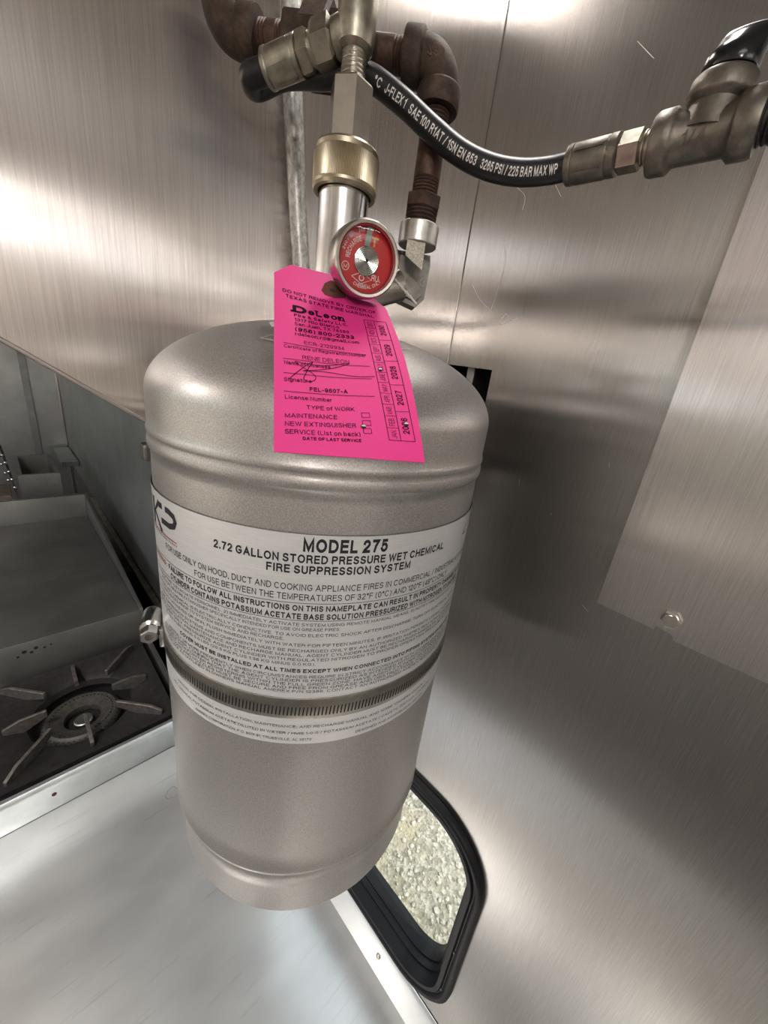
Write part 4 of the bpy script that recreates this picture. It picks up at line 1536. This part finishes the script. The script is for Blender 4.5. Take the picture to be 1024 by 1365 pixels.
# horizontal pipe to the union and on to the left elbow
bm = bmesh.new()
Lh2 = 0.1290
lathe(bm, [(PR, -0.003)] + threads(PR, 0.0, 0.006, 0.0016, 0.0007) + [(PR, 0.0065), (PR, 0.036)], e_in, HDIR, 28)
link('cross_pipe', bm, 'rust_pipe', pipe)
bm = bmesh.new()
lathe(bm, [(0.0145, 0.031), (0.0155, 0.0325), (0.0155, 0.046), (0.0135, 0.0475)], e_in, HDIR, 6, phase=0.2)
lathe(bm, [(0.0185, 0.0455), (0.0203, 0.0475), (0.0203, 0.0610), (0.0185, 0.0630)], e_in, HDIR, 6, phase=0.55)
lathe(bm, [(0.0125, 0.0625), (0.0142, 0.0640), (0.0142, 0.0745), (0.0130, 0.0760)], e_in, HDIR, 6, phase=0.1)
link('union', bm, 'rust', pipe, smooth=25)
bm = bmesh.new()
lathe(bm, [(PR - 0.0005, 0.075)] + threads(PR, 0.0755, 0.081, 0.0016, 0.0007) + [(PR, 0.0815), (PR, 0.088)] + threads(PR, 0.0885, 0.094, 0.0016, 0.0007) + [(PR - 0.001, 0.098)], e_in, HDIR, 28)
link('short_nipple', bm, 'rust_pipe', pipe)
UP = V((0.0, 0.0, 1.0))
bm, l_in, l_out = elbow('elbow', EL, -HDIR, UP, PR, 0.0118, 0.0140, 'rust', throat=0.0145)
link('elbow', bm, 'rust', pipe, smooth=45)
bm = bmesh.new()
lathe(bm, [(PR, -0.003), (PR, 0.10)], l_out, UP, 24)
link('up_pipe', bm, 'rust_pipe', pipe)
# zinc plated outlet elbow
zt0 = vb + dv * 0.0152
ze = zt0 + dv * 0.030
bm = bmesh.new()
lathe(bm, [(0.0125, 0.0), (0.0134, 0.0008), (0.0134, 0.0120), (0.0126, 0.0126)], zt0, dv, 36)
zel = link('outlet_elbow', bm, 'bright_zinc', pipe)
bm = bmesh.new()
nf = V((-0.62, -0.78, 0)).normalized()
sx_ = V((0.78, -0.62, 0)).normalized()
o2 = zt0 + dv * 0.012 - nf * 0.0112
# forged block: pentagon-ish outline extruded towards the room
ol = [(-0.0125, 0.0), (0.0130, 0.0), (0.0140, -0.006), (0.0128, -0.0290), (0.0070, -0.0350), (-0.021, -0.0280), (-0.021, -0.0150), (-0.0135, -0.0120)]
slab(bm, [ol], o2, sx_, (0, 0, 1), -0.0224)
bmesh.ops.bevel(bm, geom=[e for e in bm.edges if len(e.link_faces) == 2 and e.calc_face_angle(0) > 0.5], offset=0.0035, segments=2, affect='EDGES')
link('elbow_block', bm, 'grey_fitting', zel, smooth=40)
bm = bmesh.new()
pf = zt0 + dv * 0.012 + nf * 0.01135
P4 = [pf + sx_ * a + V((0, 0, 1)) * b for a, b in ((-0.0085, -0.0005), (0.0040, -0.0005), (0.0040, -0.0165), (-0.0085, -0.0095))]
bm.faces.new([bm.verts.new(p) for p in P4])
link('machined_flat', bm, plain('machined_zinc', (0.50, 0.46, 0.38), 0.6, 0.5, 0.35, 900), zel, smooth=0)
bm = bmesh.new()
for i in range(20):
    pass
cen = pf + sx_ * 0.0062 + V((0, 0, -0.0235))
ribbon(bm, [(0.0024 * math.cos(2 * PI * i / 20), 0.0024 * math.sin(2 * PI * i / 20)) for i in range(21)], 0.0005, lambda a, b: cen + sx_ * a + V((0, 0, 1)) * b + nf * 0.0002)
link('maker_ring', bm, 'malleable', zel, smooth=0)
bm = bmesh.new()
ob_ = zt0 + dv * 0.034
lathe(bm, [(0.0100, 0.010), (0.0100, 0.062)], ob_, (TC - ob_ + V((0, 0, 0.045))).normalized() * 1.0, 24)
link('outlet_nipple', bm, 'nickel', zel)

# ------------------------------------------------------------------ conduit
bm = bmesh.new()
tube(bm, spline([(0.1920, 0.3415, 0.40), (0.1947, 0.3415, 0.25), (0.1978, 0.3415, 0.2104), (0.2027, 0.3415, 0.1665), (0.2089, 0.3415, 0.117), (0.2128, 0.3415, 0.0897), (0.2190, 0.3415, 0.045), (0.2240, 0.3415, 0.005)], 6), 0.0076, 20)
tag(link('conduit_pipe', bm, 'galv', smooth=60), 'slim mottled galvanised conduit running down the hood behind the valve', 'conduit')

# ------------------------------------------------------------------ pressure gauge
GC = V((0.1372, 0.1618, 0.0532))
GN = V((-0.383, -0.924, -0.12)).normalized()
gauge = thing('pressure_gauge', 'round red-faced pressure gauge with steel rim on the valve', 'gauge', tuple(GC))
GR = 0.0166
bm = bmesh.new()
lathe(bm, [(0.004, -0.060), (0.0055, -0.058), (0.0055, -0.013), (0.0160, -0.012), (GR, -0.010), (GR, -0.001), (GR - 0.0002, 0.0012), (GR - 0.0010, 0.0022), (GR - 0.0022, 0.0020), (GR - 0.0026, 0.0008), (GR - 0.0028, -0.0020)], GC, GN, 64, cap=False)
link('case', bm, 'nickel', gauge, smooth=40)
bm = bmesh.new()
lathe(bm, [(0, -0.0020), (GR - 0.0026, -0.0020)], GC, GN, 48, cap=False)
dial = link('dial', bm, 'dial_red', gauge, smooth=0)
bm = bmesh.new()
lathe(bm, [(GR - 0.0030, -0.0019), (GR - 0.0030, 0.0012), (GR - 0.0024, 0.0014)], GC, GN, 48, cap=False)
link('dial_wall', bm, plain('dial_wall_red', (0.30, 0.03, 0.03), 0.4), gauge)
gu, gv, ga = frame(GN)          # gu is up in the dial plane
gv = -gv                         # and gv to the reader's right


def on_dial(x, y):
    return GC + gv * x + gu * y - ga * 0.0017


bm = bmesh.new()


def arc_text(bm, body, r, a0, a1, cap, inward=False):
    """lettering along a circle, angles clockwise from the top"""
    def fn(s, h):
        rr = r + h if not inward else r - h
        a = math.radians(s)
        return on_dial(rr * math.sin(a), rr * math.cos(a))
    text_bm(bm, body, fn, a0, a1, 0, cap, 0.022)


arc_text(bm, 'RECHARGE', 0.0080, 268, 338, 0.0022)
arc_text(bm, '240 PSI', 0.0112, 282, 318, 0.0014)
arc_text(bm, 'CHEMICAL ONLY', 0.0120, 205, 128, 0.0016, True)
arc_text(bm, '240', 0.0115, 335, 350, 0.0014)
text_bm(bm, 'KIDDE' if False else 'USE', on_dial, -0.0022, 0.0022, -0.0112, 0.0014, 0.01)
ribbon(bm, [(-0.0062, -0.0075), (-0.0010, -0.0050), (0.0042, -0.0075), (-0.0010, -0.0100), (-0.0062, -0.0075)], 0.00032, on_dial)
ribbon(bm, [(0.0012 * math.cos(2 * PI * i / 16) - 0.0010, 0.0012 * math.sin(2 * PI * i / 16) - 0.0075) for i in range(17)], 0.0005, on_dial)
ribbon(bm, [(0.0018 * math.cos(2 * PI * i / 18) - 0.0098, 0.0018 * math.sin(2 * PI * i / 18) - 0.0040) for i in range(19)], 0.00035, on_dial)
text_bm(bm, 'M', on_dial, -0.0108, -0.0088, -0.0049, 0.0018, 0.01)
text_bm(bm, 'R', on_dial, 0.0058, 0.0040, -0.0078, 0.0028, 0.02)
text_bm(bm, 'U', on_dial, 0.0061, 0.0079, -0.0078, 0.0028, 0.02)
flat_link('dial_lettering', bm, 'dial_ink', dial)
bm = bmesh.new()
ribbon(bm, [(0.0018, 0.0098), (0.0054, 0.0098)], 0.0008, lambda x, y: on_dial(x, y))
ribbon(bm, [(0.0034, 0.0098), (0.0034, 0.0062)], 0.0009, lambda x, y: on_dial(x, y))
flat_link('yellow_mark', bm, 'yellow_ink', dial)
bm = bmesh.new()
pr = [(0, 0.0012)]
for i in range(1, 17):
    r_ = 0.0062 * i / 16
    pr += [(r_, 0.0012 + (0.00010 if i % 2 else -0.00005))]
pr += [(0.0063, -0.001)]
lathe(bm, pr, GC + gv * 0.0004 - gu * 0.0002 - ga * 0.0022, GN, 48, cap=False)
link('hub_disc', bm, 'chrome', gauge, smooth=20)
bm = bmesh.new()
lathe(bm, [(0.0006, 0.0014), (0.0006, 0.0018), (0, 0.0018)], GC + gv * 0.0004 - ga * 0.0022, GN, 12)
link('hub_pin', bm, 'dark', gauge)
bm = bmesh.new()
pa, pb = on_dial(-0.0005, 0.0060) + ga * 0.0010, on_dial(0.0003, 0.0140) + ga * 0.0010
obox(bm, pa, pb, 0.0022, 0.0008, up=ga, bev=0.0002)
link('pointer', bm, plain('pointer_grey', (0.30, 0.31, 0.27), 0.5, 0.3), gauge)
bm = bmesh.new()
lathe(bm, [(0, 0.0017), (0.008, 0.0016), (GR - 0.0026, 0.0010)], GC, GN, 48, cap=False)
link('gauge_glass', bm, 'glass', gauge)

# ------------------------------------------------------------------ pink inspection tag
TS = 0.87
TO = V((0.0781, 0.1400, -0.0338)) * TS
TU = V((0.8981, -0.4394, -0.0162)).normalized()
TV = V((0.3442, 0.6795, 0.6479))
TV = (TV - TU * TV.dot(TU)).normalized()
TW = TU.cross(TV)
TOF = 0.0


def on_tag(x, y, off=0.0):
    """tag coordinates in mm"""
    b = 5.0 * (max(0.0, x - 20) / 50) ** 2 * math.sin(PI * min(1, max(0, (y) / 125.0)))
    return TO + (TU * x + TV * y + TW * (b + off)) * (0.001 * TS)


ptag = thing('inspection_tag', 'bright pink fire inspection tag with black print hanging from the gauge over the tank', 'tag', tuple(TO))


def tag_edge(y):
    l = 0.0 + 1.6 * y / 130
    if y > 129.5:
        l = 1.6 + (y - 129.5) / 12.0 * 9.9
    r = 70.0 - 2.0 * y / 118 + 1.2 * math.sin(PI * min(1, y / 118))
    if y > 117.5:
        r = 68.0 - (y - 117.5) / 24.0 * 17.0
    return l, r


bm = bmesh.new()
ys = [0, 8, 16, 25, 35, 45, 55, 65, 75, 85, 95, 105, 112, 117.5, 121, 125, 129.5, 133, 137, 141.5]
grid = []
for y in ys:
    l, r = tag_edge(y)
    grid.append([bm.verts.new(on_tag(l + (r - l) * i / 16, y)) for i in range(17)])
for A, B in zip(grid, grid[1:]):
    for i in range(16):
        bm.faces.new((A[i], A[i + 1], B[i + 1], B[i]))
ex = bmesh.ops.extrude_face_region(bm, geom=bm.faces[:])
for e in ex['geom']:
    if isinstance(e, bmesh.types.BMVert):
        e.co -= TW * 0.0003
card = link('card', bm, 'pink', ptag, smooth=30)
# eyelet patch
bm = bmesh.new()
hx = [(28.5, 122), (31, 130), (35, 134.5), (41, 134), (43.5, 127), (43, 119.5), (36, 117), (30.5, 118.5)]
bm.faces.new([bm.verts.new(on_tag(x, y, 0.25)) for x, y in hx])
pt = link('eyelet_patch', bm, 'brown_card', ptag, smooth=0)
bm = bmesh.new()
bm.faces.new([bm.verts.new(on_tag(35.2 + 1.9 * math.cos(2 * PI * i / 18), 124.1 + 1.9 * math.sin(2 * PI * i / 18), 0.4)) for i in range(18)])
link('eyelet_hole', bm, 'dark', pt, smooth=0)

tp_ink = bmesh.new()
pen = lambda x, y: on_tag(x, y, 0.22)


def line(body, x0, x1, y0, y1, cap, bold=0.0, bmx=None, shear=0.0, serif=0.0):
    text_bm(bmx or tp_ink, body, lambda x, y: pen(x, y + (y1 - y0) * (x - x0) / (x1 - x0)), x0, x1, y0, cap, bold, shear, serif)


line('DO NOT REMOVE BY ORDER OF', 6, 60.2, 112.8, 107.6, 3.0, 0.012)
line('TEXAS STATE FIRE MARSHAL', 7.5, 58.4, 108, 103.2, 3.0, 0.012)
line('D', 11.0, 18.6, 96.2, 96.0, 6.2, 0.040, serif=0.16)
line('eLeon', 19.4, 39.8, 96.4, 95.6, 5.0, 0.030, serif=0.12)
line('Fire & Safety LLC.', 11.6, 41.5, 92.6, 91.8, 2.4, 0.012, serif=0.05)
line('1317 Rio Blanco', 11.7, 36.1, 88.9, 88.6, 2.4, 0.008, serif=0.05)
line('San Juan, TX 78589', 11.6, 41.3, 85.2, 85.4, 2.4, 0.008, serif=0.05)
line('(956) 800-2333', 11.7, 43.8, 80.4, 81.0, 3.0, 0.020, serif=0.10)
line('rdeleon.rd@gmail.com', 11.6, 46.1, 77.0, 77.4, 2.4, 0.006, serif=0.05)
line('ECR-2129934', 16, 37.3, 70.9, 71.0, 2.6)
line('Certificate of Registration Number', 5.6, 48.6, 66.0, 67.0, 2.3, 0.008)
line('RENE DELEON', 14.5, 38.9, 59.2, 60.4, 3.0)
line('Name of Licensee', 5.5, 28.5, 53.8, 55.2, 2.6, 0.012)
line('Signature', 5.2, 18.2, 42.2, 43.2, 2.6, 0.010)
line('FEL-9607-A', 17, 35.8, 37.6, 38.9, 2.7, 0.020)
line('License Number', 5.3, 27.4, 30.8, 32.2, 2.5, 0.008)
line('TYPE of WORK', 14.9, 38, 25.6, 27.5, 2.6, 0.006)
line('MAINTENANCE', 5, 29, 19.4, 21.5, 2.6, 0.006)
line('NEW EXTINGUISHER', 4.9, 37.6, 14.6, 17.2, 2.6, 0.006)
line('SERVICE (List on back)', 4.8, 39.2, 10.1, 12.2, 2.6, 0.006)
line('DATE OF LAST SERVICE', 12.3, 39.2, 7.4, 8.9, 1.8, 0.030)
for (x0, y0, x1, y1) in ((5.4, 69.6, 48.8, 68.8), (5.1, 57.9, 49.6, 59.9), (5.0, 47.8, 49.8, 50.6), (4.8, 35.5, 49.4, 38.4)):
    ribbon(tp_ink, dense((x0, y0), (x1, y1), 10), 0.32, pen)
for (x0, y0, x1, y1) in ((41.2, 24.0, 45.2, 26.9), (41.1, 19.0, 45.1, 22.0), (41.0, 14.2, 44.9, 17.2)):
    ribbon(tp_ink, [(x0, y0), (x1, y0 + 0.3), (x1, y1 + 0.3), (x0, y1), (x0, y0)], 0.32, pen)
# signature strokes
sig = spline([(7.5, 44, 0), (12, 50, 0), (17, 56, 0), (19.5, 58.0, 0), (17.5, 54, 0), (15.6, 49, 0), (14.6, 45.2, 0), (17, 43.9, 0), (20.2, 46, 0), (19.6, 49.5, 0), (13, 54.5, 0), (11, 57, 0), (16, 56.4, 0), (26, 57, 0), (38.6, 60.8, 0), (30, 56, 0), (20, 52.5, 0), (14.5, 51, 0), (26, 52.4, 0), (40, 51.5, 0), (51.5, 52.4, 0)], 8)
ribbon(tp_ink, [(p.x, p.y) for p in sig], 0.38, pen)
# month and year columns
gx0, gx1, gx2 = 53.2, 59.2, 66.6
gb, gt = 11.3, 100.2
tx = lambda x, y: x - 1.6 * (y - gb) / (gt - gb)
for x in (gx0, gx1, gx2):
    ribbon(tp_ink, [(tx(x, gb + (gt - gb) * i / 24), gb + (gt - gb) * i / 24) for i in range(25)], 0.3, pen)
for y in (gb, gt):
    ribbon(tp_ink, dense((tx(gx0, y), y), (tx(gx2, y), y), 6), 0.3, pen)
cell = (gt - gb) / 12
for i, mname in enumerate(('JAN.', 'FEB.', 'MAR.', 'APR.', 'MAY', 'JUNE', 'JULY', 'AUG.', 'SEPT.', 'OCT.', 'NOV.', 'DEC.')):
    y0 = gb + cell * i
    ribbon(tp_ink, dense((tx(gx0, y0), y0), (tx(gx1, y0), y0), 3), 0.25, pen)
    text_bm(tp_ink, mname, lambda x, y: pen(tx(gx1 - 1.6, y0) - y, x), y0 + 1.2, y0 + cell - 1.2, 0.0, 2.9, 0.0)
ycell = (gt - gb) / 5
for i in range(5):
    y0 = gb + ycell * i
    ribbon(tp_ink, dense((tx(gx1, y0), y0), (tx(gx2, y0), y0), 3), 0.25, pen)
    text_bm(tp_ink, str(2026 + i), lambda x, y: pen(tx(gx2 - 2.2, y0) - y, x), y0 + 4.2, y0 + ycell - 4.0, 0.0, 3.4, 0.014)
flat_link('print', tp_ink, 'tag_ink', card)
for (x, y, r_) in ((41.2, 18.2, 1.35), (54.9, 57.6, 1.25), (63.3, 21.2, 1.35)):
    bm = bmesh.new()
    bm.faces.new([bm.verts.new(on_tag(x + r_ * math.cos(2 * PI * i / 16), y + r_ * math.sin(2 * PI * i / 16), 0.3)) for i in range(16)])
    link('punch_hole', bm, 'dark', card, smooth=0)
    bm = bmesh.new()
    bm.faces.new([bm.verts.new(on_tag(x + 0.2 + r_ * 0.85 * math.cos(2 * PI * i / 16), y + max(0.15, r_ * 0.9 * math.sin(2 * PI * i / 16)), 0.34)) for i in range(9)])
    link('punch_rim', bm, 'white_ink', card, smooth=0)
# beaded plastic tie that holds the tag
bm = bmesh.new()
tie = spline([V((0.1500, 0.1850, 0.060)), V((0.1570, 0.1760, 0.0575)), V((0.1636, 0.1687, 0.0522)), V((0.1685, 0.1638, 0.0472)), V((0.1734, 0.1586, 0.0418))], 9)
rad = [0.0006 + (0.0004 if i % 3 == 1 and 14 < i < 34 else 0.0) for i in range(len(tie))]
tube(bm, tie, rad, 8)
link('beaded_tie', bm, 'white_plastic', ptag)
